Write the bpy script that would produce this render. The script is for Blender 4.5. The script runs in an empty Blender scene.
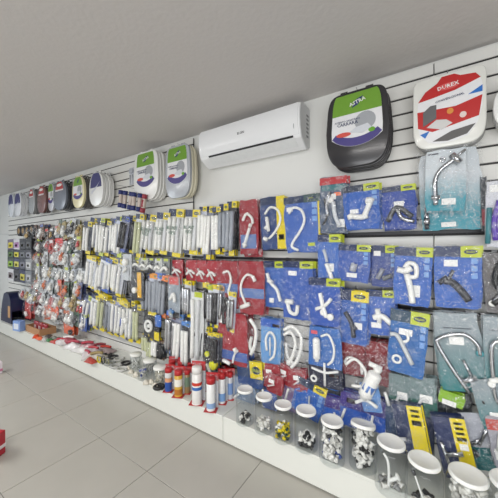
import bpy, math, random
from mathutils import Vector, Matrix, noise
random.seed(7)
sc = bpy.context.scene
C = sc.collection

# ------------------------------------------------------------------ camera
EYE = Vector((0.0, -2.07, 1.5))
FOC, YAW = 275.0, math.radians(33.3)
FW = Vector((-math.sin(YAW), math.cos(YAW), 0)); RT = Vector((math.cos(YAW), math.sin(YAW), 0))
cd = bpy.data.cameras.new('camera'); cam = bpy.data.objects.new('camera', cd); C.objects.link(cam)
cd.sensor_width = 36; cd.lens = FOC / 498 * 36; cd.clip_start = 0.05
cam.location = EYE; cam.rotation_euler = (math.radians(90), 0, YAW)
sc.camera = cam
sc.view_settings.view_transform = 'Standard'; sc.view_settings.look = 'None'
sc.view_settings.gamma = 1; sc.view_settings.exposure = -0.08
sc.cycles.transparent_max_bounces = 40
# ------------------------------------------------------------------ light
w = bpy.data.worlds.new('shop_daylight'); sc.world = w; w.use_nodes = True
bg = w.node_tree.nodes['Background']; bg.inputs[0].default_value = (0.93, 0.96, 1.0, 1); bg.inputs[1].default_value = 0.20
def area(name, loc, rot, sx, sy, power, col=(1, 1, 1)):
    l = bpy.data.lights.new(name, 'AREA'); l.shape = 'RECTANGLE'; l.size = sx; l.size_y = sy; l.energy = power; l.color = col
    o = bpy.data.objects.new(name, l); C.objects.link(o); o.location = loc; o.rotation_euler = [math.radians(a) for a in rot]
area('shopfront_daylight', (1.0, -5.6, 1.0), (114, 0, 0), 5.0, 1.8, 170, (0.97, 0.985, 1.0))
area('ceiling_tube_light', (0.0, -2.9, 2.62), (0, 0, 0), 2.4, 0.12, 70, (1, 0.98, 0.95))
area('ceiling_tube_light', (-4.2, -2.9, 2.62), (0, 0, 0), 2.4, 0.12, 80, (1, 0.99, 0.97))
area('side_window_daylight', (-7.7, -3.6, 1.5), (90, 0, -60), 2.4, 2.0, 60, (0.86, 0.93, 1.0))

# ------------------------------------------------------------------ pixel helpers
def ray(u, v): return FW + RT * ((u - 249) / FOC) + Vector((0, 0, (250 - v) / FOC))
def P(u, v, off=0.0):
    d = ray(u, v); return EYE + d * ((-off - EYE.y) / d.y)
def G(u, v, z):
    d = ray(u, v); return EYE + d * ((z - EYE.z) / d.z)

# ------------------------------------------------------------------ materials
def lin(c): return tuple(((x / 255) / 12.92 if x / 255 <= 0.04045 else ((x / 255 + 0.055) / 1.055) ** 2.4) for x in c) + (1,)
_m = {}
def M(rgb, rough=0.45, metal=0.0, coat=0.0, var=0.06, scale=30, bump=0.0):
    key = (rgb, rough, metal, coat, var, scale, bump)
    if key in _m: return _m[key]
    m = bpy.data.materials.new('paint_%d_%d_%d' % rgb); m.use_nodes = True
    nt = m.node_tree; b = nt.nodes['Principled BSDF']; c = lin(rgb)
    b.inputs['Roughness'].default_value = rough; b.inputs['Metallic'].default_value = metal
    b.inputs['Coat Weight'].default_value = coat; b.inputs['Coat Roughness'].default_value = 0.12
    tc = nt.nodes.new('ShaderNodeTexCoord'); n = nt.nodes.new('ShaderNodeTexNoise'); n.inputs['Scale'].default_value = scale
    nt.links.new(tc.outputs['Object'], n.inputs['Vector'])
    r = nt.nodes.new('ShaderNodeMix'); r.data_type = 'RGBA'
    r.inputs[6].default_value = tuple(x * (1 - var) for x in c[:3]) + (1,); r.inputs[7].default_value = tuple(min(1, x * (1 + var)) for x in c[:3]) + (1,)
    nt.links.new(n.outputs[0], r.inputs[0]); nt.links.new(r.outputs[2], b.inputs['Base Color'])
    if bump:
        bp = nt.nodes.new('ShaderNodeBump'); bp.inputs['Strength'].default_value = bump; bp.inputs['Distance'].default_value = 0.01
        nt.links.new(n.outputs[0], bp.inputs['Height']); nt.links.new(bp.outputs[0], b.inputs['Normal'])
    _m[key] = m; return m
def clear(name, tint, base, rough, scale, bump, milky=0.0, mcol=(1, 1, 1, 1)):
    """clear film / glass: transparent, with crinkled glossy reflection"""
    m = bpy.data.materials.new(name); m.use_nodes = True; nt = m.node_tree; nt.nodes.clear()
    out = nt.nodes.new('ShaderNodeOutputMaterial'); mix = nt.nodes.new('ShaderNodeMixShader')
    tr = nt.nodes.new('ShaderNodeBsdfTransparent'); tr.inputs[0].default_value = tint
    gl = nt.nodes.new('ShaderNodeBsdfGlossy'); gl.inputs['Roughness'].default_value = rough
    fr = nt.nodes.new('ShaderNodeLayerWeight'); fr.inputs[0].default_value = .5
    pw = nt.nodes.new('ShaderNodeMath'); pw.operation = 'POWER'; pw.inputs[1].default_value = 2.6; nt.links.new(fr.outputs['Facing'], pw.inputs[0])
    ml = nt.nodes.new('ShaderNodeMath'); ml.operation = 'MULTIPLY'; ml.inputs[1].default_value = .5; nt.links.new(pw.outputs[0], ml.inputs[0])
    ad = nt.nodes.new('ShaderNodeMath'); ad.operation = 'ADD'; ad.use_clamp = True; ad.inputs[1].default_value = base
    nt.links.new(ml.outputs[0], ad.inputs[0])
    if bump:
        tc = nt.nodes.new('ShaderNodeTexCoord'); n = nt.nodes.new('ShaderNodeTexNoise'); n.inputs['Scale'].default_value = scale
        n.inputs['Detail'].default_value = 3; n.inputs['Distortion'].default_value = 1.5
        oi = nt.nodes.new('ShaderNodeObjectInfo'); va = nt.nodes.new('ShaderNodeVectorMath'); va.operation = 'ADD'
        nt.links.new(tc.outputs['Object'], va.inputs[0]); nt.links.new(oi.outputs['Location'], va.inputs[1])
        nt.links.new(va.outputs[0], n.inputs['Vector'])
        bp = nt.nodes.new('ShaderNodeBump'); bp.inputs['Strength'].default_value = bump; bp.inputs['Distance'].default_value = 0.02
        nt.links.new(n.outputs[0], bp.inputs['Height']); nt.links.new(bp.outputs[0], gl.inputs['Normal']); nt.links.new(bp.outputs[0], fr.inputs['Normal'])
    nt.links.new(ad.outputs[0], mix.inputs[0]); nt.links.new(gl.outputs[0], mix.inputs[2])
    if milky:
        df = nt.nodes.new('ShaderNodeBsdfDiffuse'); df.inputs[0].default_value = mcol
        m2 = nt.nodes.new('ShaderNodeMixShader'); m2.inputs[0].default_value = milky
        nt.links.new(tr.outputs[0], m2.inputs[1]); nt.links.new(df.outputs[0], m2.inputs[2]); nt.links.new(m2.outputs[0], mix.inputs[1])
    else: nt.links.new(tr.outputs[0], mix.inputs[1])
    nt.links.new(mix.outputs[0], out.inputs[0]); return m
FILM0 = clear('clear_film', (0.97, 0.98, 1, 1), 0.05, 0.16, 26, 1.0)
MILK0 = clear('milky_film', (0.92, 0.94, 0.97, 1), 0.06, 0.2, 30, 1.0, 0.28, (0.86, 0.88, 0.9, 1))
GLASS = clear('jar_plastic', (0.93, 0.945, 0.95, 1), 0.03, 0.06, 1, 0.0)
def crinkled(name, crease_glint, veil, thr, scale):
    """thin crumpled bag film: clear, whitened along its creases, doubling as painted highlight streaks, glossy"""
    m = bpy.data.materials.new(name); m.use_nodes = True; nt = m.node_tree; nt.nodes.clear(); N = nt.nodes.new; L = nt.links.new
    out = N('ShaderNodeOutputMaterial'); tr = N('ShaderNodeBsdfTransparent'); df = N('ShaderNodeBsdfDiffuse'); df.inputs[0].default_value = (.9, .92, .95, 1)
    tl = N('ShaderNodeBsdfTranslucent'); gl = N('ShaderNodeBsdfGlossy'); gl.inputs['Roughness'].default_value = .09
    tc = N('ShaderNodeTexCoord'); oi = N('ShaderNodeObjectInfo'); va = N('ShaderNodeVectorMath'); va.operation = 'ADD'
    L(tc.outputs['Object'], va.inputs[0]); L(oi.outputs['Location'], va.inputs[1])
    n = N('ShaderNodeTexNoise'); n.inputs['Scale'].default_value = scale; n.inputs['Detail'].default_value = 2; n.inputs['Distortion'].default_value = 2.0; L(va.outputs[0], n.inputs['Vector'])
    sub = N('ShaderNodeMath'); sub.operation = 'SUBTRACT'; sub.inputs[1].default_value = .5; L(n.outputs[0], sub.inputs[0])
    ab = N('ShaderNodeMath'); ab.operation = 'ABSOLUTE'; L(sub.outputs[0], ab.inputs[0])
    mr = N('ShaderNodeMapRange'); mr.inputs[1].default_value = 0; mr.inputs[2].default_value = thr; mr.inputs[3].default_value = crease_glint; mr.inputs[4].default_value = veil; L(ab.outputs[0], mr.inputs[0])
    n2 = N('ShaderNodeTexNoise'); n2.inputs['Scale'].default_value = scale * .55; n2.inputs['Distortion'].default_value = 1.0; L(va.outputs[0], n2.inputs['Vector'])
    g2 = N('ShaderNodeMapRange'); g2.inputs[1].default_value = .42; g2.inputs[2].default_value = .6; L(n2.outputs[0], g2.inputs[0])
    mu = N('ShaderNodeMath'); mu.operation = 'MULTIPLY'; L(mr.outputs[0], mu.inputs[0]); L(g2.outputs[0], mu.inputs[1])
    bp = N('ShaderNodeBump'); bp.inputs['Strength'].default_value = 1; bp.inputs['Distance'].default_value = .02; L(n.outputs[0], bp.inputs['Height']); L(bp.outputs[0], gl.inputs['Normal'])
    mx = N('ShaderNodeMixShader'); L(mu.outputs[0], mx.inputs[0]); L(tr.outputs[0], mx.inputs[1]); L(df.outputs[0], mx.inputs[2])  # white diffuse on the creases also paints in glints of light
    m2 = N('ShaderNodeMixShader'); m2.inputs[0].default_value = .05; L(mx.outputs[0], m2.inputs[1]); L(gl.outputs[0], m2.inputs[2]); L(m2.outputs[0], out.inputs[0])
    return m
FILM = crinkled('clear_film', .95, .0, .018, 26)
MILK = crinkled('milky_film', .7, .05, .04, 30)
def gradient(name, lo, hi, z0, z1):
    m = bpy.data.materials.new(name); m.use_nodes = True; nt = m.node_tree; b = nt.nodes['Principled BSDF']; b.inputs['Roughness'].default_value = .3
    tc = nt.nodes.new('ShaderNodeTexCoord'); sp = nt.nodes.new('ShaderNodeSeparateXYZ'); nt.links.new(tc.outputs['Generated'], sp.inputs[0])
    cr = nt.nodes.new('ShaderNodeValToRGB'); e = cr.color_ramp.elements; e[0].position = z0; e[0].color = lin(lo); e[1].position = z1; e[1].color = lin(hi)
    nt.links.new(sp.outputs[2], cr.inputs[0]); nt.links.new(cr.outputs[0], b.inputs['Base Color']); return m
WHITE = M((236, 236, 232), .35); CHROME = M((190, 192, 196), .18, 1.0); NAVY = M((24, 42, 84), .4); YEL = M((226, 205, 22), .4); LIME = M((186, 198, 40), .4)
BLACK = M((22, 22, 25), .4); STICK = M((238, 238, 236), .6); GREY = M((120, 124, 128), .4); RED = M((176, 34, 44), .35); BLUE = M((34, 82, 168), .35)
TEALC = gradient('teal_print', (28, 140, 158), (196, 204, 210), 0.2, 0.62)
TEALG = gradient('green_teal_print', (48, 120, 124), (140, 152, 158), 0.05, 0.75)

# ------------------------------------------------------------------ mesh helpers
def put(name, vf, mat, parent=None, smooth=True, kind=None):
    me = bpy.data.meshes.new(name); me.from_pydata(vf[0], [], vf[1]); me.materials.append(mat)
    if smooth: me.polygons.foreach_set('use_smooth', [True] * len(me.polygons))
    o = bpy.data.objects.new(name, me); C.objects.link(o)
    if parent: o.parent = parent
    if kind: o['kind'] = kind
    return o
def join(*parts):
    V, F = [], []
    for v, f in parts:
        n = len(V); V += list(v); F += [tuple(i + n for i in q) for q in f]
    return V, F
def xf(vf, loc=(0, 0, 0), rot=(0, 0, 0), s=(1, 1, 1)):
    from mathutils import Euler
    m = Matrix.Translation(loc) @ Euler(rot).to_matrix().to_4x4() @ Matrix.Diagonal((*s, 1))
    return [tuple(m @ Vector(v)) for v in vf[0]], vf[1]
def box(x0, y0, z0, x1, y1, z1):
    v = [(x, y, z) for x in (x0, x1) for y in (y0, y1) for z in (z0, z1)]
    return v, [(0, 1, 3, 2), (4, 6, 7, 5), (0, 4, 5, 1), (2, 3, 7, 6), (0, 2, 6, 4), (1, 5, 7, 3)]
def bbox(x0, y0, z0, x1, y1, z1, b=.004):
    """box with bevelled edges (loft of inset loops along y)"""
    o = [(x0, z0), (x1, z0), (x1, z1), (x0, z1)]
    def rr(i):
        return [(x0 + b, z0 + i), (x1 - b, z0 + i), (x1 - i, z0 + b), (x1 - i, z1 - b), (x1 - b, z1 - i), (x0 + b, z1 - i), (x0 + i, z1 - b), (x0 + i, z0 + b)]
    b2 = b * .9
    return loft([(rr(b2), y1), (rr(0), y1 - b), (rr(0), y0 + b), (rr(b2), y0)])
def crumple(x0, z0, x1, z1, t, seed, n=8, amp=.022, pinch=0.0):
    """soft printed bag: crumpled sheet with a wavy outline and its own thickness"""
    V, F = [], []; m = (n + 1) ** 2; w_, h_ = x1 - x0, z1 - z0
    for s_ in (0, 1):
        for j in range(n + 1):
            for i in range(n + 1):
                a, b = i / n, j / n
                q = noise.noise(Vector((a * 3.1 + seed, b * 3.7, seed * .7))); q2 = noise.noise(Vector((b * 4.3, seed * 1.9, a * 2.9)))
                q3 = noise.noise(Vector((a * 7 + seed, b * 9, 3.1)))
                xx = x0 + w_ * (a + amp * q2 * 1.6 + amp * .8 * q3); zz = z0 + h_ * (b + amp * q * .9)
                if pinch: xx += (.5 - a) * w_ * pinch * abs(2 * b - 1) ** 3
                V.append((xx, -t * (1 - s_) + .0035 * (abs(q) + abs(q3)) * (1 - s_) + s_ * .004, zz))
    for j in range(n):
        for i in range(n):
            k = j * (n + 1) + i; F.append((k, k + 1, k + n + 2, k + n + 1)); F.append((m + k + 1, m + k, m + k + n + 1, m + k + n + 2))
    for i in range(n):
        F.append((i, m + i, m + i + 1, i + 1)); k = n * (n + 1) + i; F.append((k + 1, m + k + 1, m + k, k))
        k = i * (n + 1); F.append((k, k + n + 1, m + k + n + 1, m + k)); k += n; F.append((k + n + 1, k, m + k, m + k + n + 1))
    return V, F
def loft(loops):
    """loops: [(outline [(x,z)], y)]"""
    n = len(loops[0][0]); V, F = [], []
    for ol, y in loops: V += [(x, y, z) for x, z in ol]
    for k in range(len(loops) - 1):
        for i in range(n):
            j = (i + 1) % n; F.append((k * n + i, k * n + j, (k + 1) * n + j, (k + 1) * n + i))
    F.append(tuple(reversed(range(n)))); F.append(tuple(range((len(loops) - 1) * n, len(loops) * n)))
    return V, F
def inset(ol, d):
    cx = sum(p[0] for p in ol) / len(ol); cz = sum(p[1] for p in ol) / len(ol)
    mx = max(abs(p[0] - cx) for p in ol); mz = max(abs(p[1] - cz) for p in ol)
    return [(cx + (x - cx) * (1 - d / mx), cz + (z - cz) * (1 - d / mz)) for x, z in ol]
def slab(ol, y0, y1, r=0.0):
    if not r: return loft([(ol, y1), (ol, y0)])
    return loft([(inset(ol, r), y1), (inset(ol, r * .3), y1 - r * .3), (ol, y1 - r), (ol, y0 + r), (inset(ol, r * .3), y0 + r * .3), (inset(ol, r), y0)])
def circle(cx, cz, rx, rz=None, n=20):
    rz = rx if rz is None else rz
    return [(cx + rx * math.cos(2 * math.pi * i / n), cz + rz * math.sin(2 * math.pi * i / n)) for i in range(n)]
def rect(x0, z0, x1, z1): return [(x0, z0), (x1, z0), (x1, z1), (x0, z1)]
def smooth_path(pts, k=5):
    p = [Vector(q) for q in pts]
    if len(p) < 3: return p
    p = [p[0] * 2 - p[1]] + p + [p[-1] * 2 - p[-2]]; out = []
    for i in range(1, len(p) - 2):
        a, b, c, d = p[i - 1:i + 3]
        for t in range(k):
            t /= k; out.append(.5 * ((2 * b) + (c - a) * t + (2 * a - 5 * b + 4 * c - d) * t * t + (3 * b - a - 3 * c + d) * t ** 3))
    out.append(p[-2]); return out
def tube(pts, r, seg=8, k=5):
    p = smooth_path(pts, k); V, F = [], []; n = len(p)
    rs = r if callable(r) else (lambda t: r)
    up = Vector((0, 1, 0)); prev = None
    for i, q in enumerate(p):
        d = (p[min(i + 1, n - 1)] - p[max(i - 1, 0)]); d = d.normalized() if d.length > 1e-9 else Vector((0, 0, 1))
        a = d.cross(up) if prev is None else d.cross(prev)
        if a.length < 1e-4: a = d.cross(Vector((1, 0, .3)))
        a.normalize(); b = a.cross(d).normalized(); prev = b
        rr = rs(i / max(1, n - 1))
        for s in range(seg):
            t = 2 * math.pi * s / seg; V.append(tuple(q + a * (rr * math.cos(t)) + b * (rr * math.sin(t))))
    for i in range(n - 1):
        for s in range(seg):
            s2 = (s + 1) % seg; F.append((i * seg + s, i * seg + s2, (i + 1) * seg + s2, (i + 1) * seg + s))
    F.append(tuple(reversed(range(seg)))); F.append(tuple(range((n - 1) * seg, n * seg)))
    return V, F
def lathe(prof, seg=24, cap=True):
    V, F = [], []; n = len(prof)
    for r, z in prof:
        for s in range(seg):
            t = 2 * math.pi * s / seg; V.append((r * math.cos(t), r * math.sin(t), z))
    for i in range(n - 1):
        for s in range(seg):
            s2 = (s + 1) % seg; F.append((i * seg + s, i * seg + s2, (i + 1) * seg + s2, (i + 1) * seg + s))
    if cap: F.append(tuple(reversed(range(seg)))); F.append(tuple(range((n - 1) * seg, n * seg)))
    return V, F
def film(wd, h, d, seed, crk=.004, nx=9, nz=11, x0=None, back=0.0):
    V, F = [], []
    for j in range(nz + 1):
        for i in range(nx + 1):
            a, b = i / nx, j / nz
            e = (math.sin(math.pi * a) * math.sin(math.pi * b)) ** .45 if 0 < a < 1 and 0 < b < 1 else 0
            q = noise.noise(Vector((a * wd * 30 + seed * 3.7, b * h * 22 + seed, seed * 1.3)))
            q2 = abs(noise.noise(Vector((a * wd * 60 + seed, b * h * 40, seed * 2.3))))
            edge = .35 + .65 * min(1, e * 1.3)
            V.append(((a - .5) * wd + q * .3 * crk, -(back + d * e + edge * (q * crk + q2 * crk * 1.2)), b * h + q * .2 * crk))
    for j in range(nz):
        for i in range(nx):
            k = j * (nx + 1) + i; F.append((k, k + 1, k + nx + 2, k + nx + 1))
    return V, F
_t = {}
def text(body, size, mat, parent, x, z, y, name='lettering', rot=0.0):
    if body not in _t:
        cu = bpy.data.curves.new('lettering', 'FONT'); cu.body = body; cu.align_x = 'CENTER'; cu.align_y = 'CENTER'; cu.resolution_u = 1; cu.extrude = .01; cu.offset = .012
        ob = bpy.data.objects.new('lettering', cu); me = bpy.data.meshes.new_from_object(ob)
        _t[body] = me; bpy.data.objects.remove(ob)
    me = _t[body].copy(); me.materials.clear(); me.materials.append(mat)
    o = bpy.data.objects.new(name, me); C.objects.link(o); o.parent = parent
    o.location = (x, y, z); o.rotation_euler = (math.radians(90), -rot, 0); o.scale = (size, size, .02)
    return o
def root(name, label, cat, loc, group=None, rot=(0, 0, 0)):
    o = bpy.data.objects.new(name, None); o.empty_display_size = .05; C.objects.link(o); o.location = loc; o.rotation_euler = rot
    o['label'] = label; o['category'] = cat
    if group: o['group'] = group
    return o
def tag(o, label, cat, group=None, kind=None):
    o['label'] = label; o['category'] = cat
    if group: o['group'] = group
    if kind: o['kind'] = kind
    return o
ORD = 'first second third fourth fifth sixth seventh eighth ninth tenth eleventh twelfth thirteenth fourteenth fifteenth sixteenth seventeenth eighteenth nineteenth twentieth'.split()
ORD += ['twenty-' + a for a in ORD[:9]] + ['thirtieth'] + ['thirty-' + a for a in ORD[:9]]

# ================================================================== SETTING
XL, XR, ZC = -8.2, 2.6, 2.68
WALL = M((226, 226, 222), .6, var=.015, scale=3, bump=.02)
def structure(name, vf, mat, smooth=False): return put(name, vf, mat, None, smooth, 'structure')
wall = structure('wall_back', box(XL, .02, 0, XR, .14, ZC), WALL)
structure('wall_left', box(XL - .12, -6.2, 0, XL, .14, ZC), M((214, 222, 230), .6, var=.015, scale=3))
structure('ceiling', box(XL, -6.2, ZC, XR, .14, ZC + .1), M((204, 200, 197), .8, var=.02, scale=40, bump=.15))
# floor: grout bed + individual 60 cm tiles
floor = structure('floor', box(XL, -6.2, -.1, XR, .02, -.004), M((120, 118, 110), .8))
TILE = M((178, 175, 167), .32, var=.05, scale=5)
tx0, ty0 = -1.595, EYE.y + 1.175
def tile_mesh(ww, dd):
    b = .0015; V = [(0, 0, -.006), (ww, 0, -.006), (ww, dd, -.006), (0, dd, -.006), (0, 0, -b), (ww, 0, -b), (ww, dd, -b), (0, dd, -b), (b, b, 0), (ww - b, b, 0), (ww - b, dd - b, 0), (b, dd - b, 0)]
    return V, [(0, 1, 5, 4), (1, 2, 6, 5), (2, 3, 7, 6), (3, 0, 4, 7), (4, 5, 9, 8), (5, 6, 10, 9), (6, 7, 11, 10), (7, 4, 8, 11), (8, 9, 10, 11)]
tm = None
for j in range(-6, 2):
    for i in range(-11, 7):
        x = tx0 + i * .6 + .002; y = ty0 + j * .6 + .002
        if x < XL or x + .6 > XR: continue
        if tm is None:
            o = put('floor_tile', tile_mesh(.596, .596), TILE, floor, False); tm = o.data
        else:
            o = bpy.data.objects.new('floor_tile', tm); C.objects.link(o); o.parent = floor
        o.location = (x, y, 0)
# slat wall boards
SLAT = M((228, 227, 222), .45, var=.02, scale=4); GROOVE = M((44, 42, 42), .6)
def slat_panel(x0, x1, zlo, zhi):
    structure('trim_%d' % slat_panel.n, box(x0, .004, zlo, x1, .02, zhi), GROOVE); par = bpy.data.objects['trim_%d' % slat_panel.n]; slat_panel.n += 1
    z = 2.588
    while z > zlo: z -= .1
    me = None
    while z < zhi - .02:
        a, b = max(z + .006, zlo), min(z + .094, zhi)
        if b - a > .02:
            if a == z + .006 and b == z + .094 and me:
                o = bpy.data.objects.new('slat', me); C.objects.link(o); o.parent = par
            else:
                o = put('slat', bbox(x0 + .001, -.004, 0, x1 - .001, .016, b - a, .003), SLAT, par, False)
                if b - a > .0879: me = o.data
            o.location.z = a
        z += .1
slat_panel.n = 1
xs = P(434, 68).x
xm = P(193, 170).x
for a, b in ((xm - 5.4, xm - 3.66), (xm - 3.66, xm - 1.83), (xm - 1.83, xm)): slat_panel(a, b, .19, 2.655)
slat_panel(xm + .003, -.56, .19, 1.79)
slat_panel(-.557, xs - .002, .19, 2.66); slat_panel(xs + .001, xs + 1.6, .19, 2.66)
# plinth
PT = .203; PY = -.40
PL = M((222, 223, 216), .35, var=.02, scale=5)
xj = G(219.5, 420, PT).x
for nm, a, b, lb in (('display_plinth', XL + .5, xj - .0015, 'long low white display plinth running to the far left end'), ('display_plinth', xj + .0015, XR - .2, 'low white display plinth under the clear jars at right')):
    r_ = root(nm, lb, 'plinth', ((a + b) / 2, -.2, 0), 'low white display plinths'); h_ = (b - a) / 2
    put('plinth_top', bbox(-h_, PY + .2, PT - .02, h_, .19, PT, .003), PL, r_, False)
    put('front_panel', box(-h_ + .0005, PY + .2 + .002, .012, h_ - .0005, PY + .2 + .022, PT - .0202), PL, r_, False)
    put('gap_shadow_strip', box(-h_, PY + .2 + .02, 0, h_, PY + .2 + .05, .0118), M((60, 60, 58), .6), r_, False)  # dark strip colours in the thin shadow line under the plinth

# ================================================================== AIR CONDITIONER
ACW = M((238, 239, 240), .22, coat=.5, var=.01)
def profile_extrude(prof, x0, x1, seg=1):
    n = len(prof); V = [(x0, y, z) for y, z in prof] + [(x1, y, z) for y, z in prof]
    F = [(i, (i + 1) % n, n + (i + 1) % n, n + i) for i in range(n)] + [tuple(range(n)), tuple(reversed(range(n, 2 * n)))]
    return V, F
ax0, ax1 = -1.80, -.80; az = 2.275
ac = root('air_conditioner', 'white split air conditioner mounted on the wall below the ceiling', 'air conditioner', ((ax0 + ax1) / 2, .02, az))
body = [(0, .02), (0, .325), (-.03, .333), (-.15, .33), (-.185, .31), (-.20, .26), (-.203, .2), (-.195, .13), (-.175, .075), (-.165, .06), (-.09, .012), (-.06, .0)]
put('casing', profile_extrude(body, -.5, .5), ACW, ac, False)
fp = [(-.152, .335), (-.188, .314), (-.205, .262), (-.208, .2), (-.200, .13), (-.182, .082), (-.176, .084), (-.194, .13), (-.202, .2), (-.199, .26), (-.184, .309), (-.15, .328)]
pn = put('front_panel', profile_extrude(fp, -.488, .488), ACW, ac, True)
pn.data.set_sharp_from_angle(angle=.6)
put('air_slot', profile_extrude([(-.1805, .079), (-.1735, .066), (-.168, .068), (-.173, .083)], -.40, .44), M((30, 30, 32), .5), ac, False)
put('louver', profile_extrude([(-.171, .063), (-.105, .016), (-.1, .022), (-.166, .069)], -.41, .45), M((226, 228, 228), .3), ac, False)
for s, lbx in ((1, .5), (-1, -.5)):
    put('end_cap', profile_extrude([(y * .98 - .001, z * .97 + .006) for y, z in body], lbx, lbx + s * .006), M((206, 207, 208), .4), ac, False)
for k in range(6): put('side_vent', box(.506, -.075, .09 + k * .032, .508, -.035, .104 + k * .032), M((120, 122, 122), .5), ac, False)
put('panel_seam', profile_extrude([(-.2065, .155), (-.2045, .13), (-.2, .12), (-.203, .155)], .455, .457), GREY, ac, False)
t_ = text('ELGIN', .026, M((60, 62, 66), .4), pn, -.02, .196, -.2098)

# ================================================================== TOILET SEATS
def seat_outline(kind, wd, h, n=44):
    o = []
    for i in range(n):
        t = 2 * math.pi * i / n; c, s = math.cos(t), math.sin(t)
        if kind == 'square': e = .2 if s > 0 else .42; x = abs(c) ** e * (1 if c > 0 else -1); z = abs(s) ** (.2 if s > 0 else .42) * (1 if s > 0 else -1); x *= 1.0 if s > 0 else 1 - .03 * s * s
        elif kind == 'shield':
            e = .32 if s > 0 else .5; x = abs(c) ** e * (1 if c > 0 else -1); z = abs(s) ** (.26 if s > 0 else .55) * (1 if s > 0 else -1); x *= (1 - .12 * max(0, z) ** 1.6 if z > 0 else 1 - .10 * z * z)
        else:
            e = .8; x = abs(c) ** e * (1 if c > 0 else -1); z = abs(s) ** (.62 if s > 0 else .85) * (1 if s > 0 else -1); x *= 1 - .2 * max(0, z) ** 2
        o.append((x * wd / 2, h / 2 + z * h / 2))
    return o
def hook(x, z, y0, y1, label='thin metal display hook fixed in a wall groove', group='metal hooks along the wall'):
    r_ = root('display_hook', label, 'hook', (x, y0, z), group)
    L = y1 - y0
    put('rod', tube([(0, 0, 0), (0, L * .9, 0), (0, L, .012)], .0022, 6, 3), M((170, 172, 175), .3, 1.0), r_)
    put('hook_plate', bbox(-.012, L - .004, -.02, .012, L - .001, .02, .001), M((205, 207, 208), .3, .5), r_)
    return r_
def toilet_seat(label, kind, wd, h, loc, col, lab=None, group=None, dep=.03, roll=0, detail=True):
    r_ = root('toilet_seat', label, 'toilet seat', loc, group, (0, math.radians(roll), 0)); mt = M(col, .25, coat=.4, var=.02)
    ol = seat_outline(kind, wd, h)
    lid = put('lid', slab(ol, -dep, -dep * .52, .007), mt, r_)
    # ring with an opening
    oo = inset(ol, .004); ii = [(x * .62, h * .48 + (z - h / 2) * .62) for x, z in ol]; n = len(ol); V, F = [], []
    for y in (-dep * .5, 0):
        V += [(x, y, z) for x, z in oo]; V += [(x, y, z) for x, z in ii]
    for i in range(n):
        j = (i + 1) % n
        F += [(i, j, n + j, n + i), (2 * n + j, 2 * n + i, 3 * n + i, 3 * n + j), (j, i, 2 * n + i, 2 * n + j), (n + i, n + j, 3 * n + j, 3 * n + i)]
    put('seat_ring', (V, F), mt, r_, False)
    for s in (-1, 1): put('hinge', xf(tube([(-.022, 0, 0), (.022, 0, 0)], .010, 10), (s * wd * .2, -dep * .5, h + .002)), mt, r_)
    if lab: lab(r_, ol, wd, h, -dep)
    return r_
def clip_outline(ol, sx, z0, z1, h, nn=16, top=0):
    """left/right border of label following the seat outline between z0 and z1"""
    L, R = [], []
    for k in range(nn + 1):
        z = z0 + (z1 - z0) * k / nn; xs_ = []
        for i in range(len(ol)):
            a, b = ol[i], ol[(i + 1) % len(ol)]
            if (a[1] - z) * (b[1] - z) <= 0 and a[1] != b[1]: xs_.append(a[0] + (b[0] - a[0]) * (z - a[1]) / (b[1] - a[1]))
        if xs_: L.append((min(xs_) * sx, z)); R.append((max(xs_) * sx, z))
    return L + R[::-1]
def band(pts_top, pts_bot, y, t=.0012): return slab(pts_top + pts_bot[::-1], y - t, y)
def lab_green(r_, ol, wd, h, y, sx=.8, big=True):
    zf = lambda x: h * (.27 + .12 * (abs(x) / (wd * sx * .5)) ** 2.2)
    cl = clip_outline(ol, sx, h * .39, h * .96, h); xa, xb = cl[0][0], cl[-1][0]
    foot = [(xb + (xa - xb) * k / 12, 0) for k in range(1, 12)]; foot = [(x, zf(x)) for x, _ in foot]
    card = put('label_card', slab(cl + foot, y - .0015, y + .0005), M((226, 226, 228), .35), r_, False)
    y -= .0016
    g = clip_outline(ol, sx, h * .70, h * .961, h); put('green_band', slab(g, y - .001, y), M((112, 158, 52), .35), card, False)
    b = [(xa * .99, h * .40)] + [(x * .99, zf(x) + h * .11) for x, _ in foot[::-1]] + [(xb * .99, h * .40)] + [(x * .99, zf(x) + .001) for x, _ in foot]; put('blue_band', slab(b, y - .001, y), M((72, 64, 128), .35), card, False)
    put('logo', slab([(-.07 * wd, .77 * h), (.03 * wd, .80 * h), (.11 * wd, .90 * h), (.0, .87 * h)], y - .002, y - .001), M((36, 48, 110), .3), card, False)
    put('picture', slab(circle(.14 * wd, .57 * h, .16 * wd, .12 * h), y - .002, y), M((160, 163, 168), .4), card, False)
    put('picture', slab([(-.1 * wd, .46 * h), (.1 * wd, .42 * h), (.24 * wd, .47 * h), (.18 * wd, .53 * h), (.0, .51 * h)], y - .003, y - .0021), M((205, 208, 214), .4), card, False)
    put('logo', slab(circle(-.2 * wd, .44 * h, .12 * wd, .03 * h), y - .0025, y), M((206, 80, 70), .4), card, False)
    put('logo', slab(circle(.24 * wd, .44 * h, .05 * wd, .03 * h), y - .0025, y), M((104, 164, 44), .4), card, False)
    if big:
        text('ASTRA', wd * .085, WHITE, card, .02 * wd, .835 * h, y - .003, rot=.25)
        text('ASSENTO SANITÁRIO', wd * .042, NAVY, card, -.14 * wd, .615 * h, y - .002)
        text('CARRARA', wd * .075, NAVY, card, -.14 * wd, .575 * h, y - .002)
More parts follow.
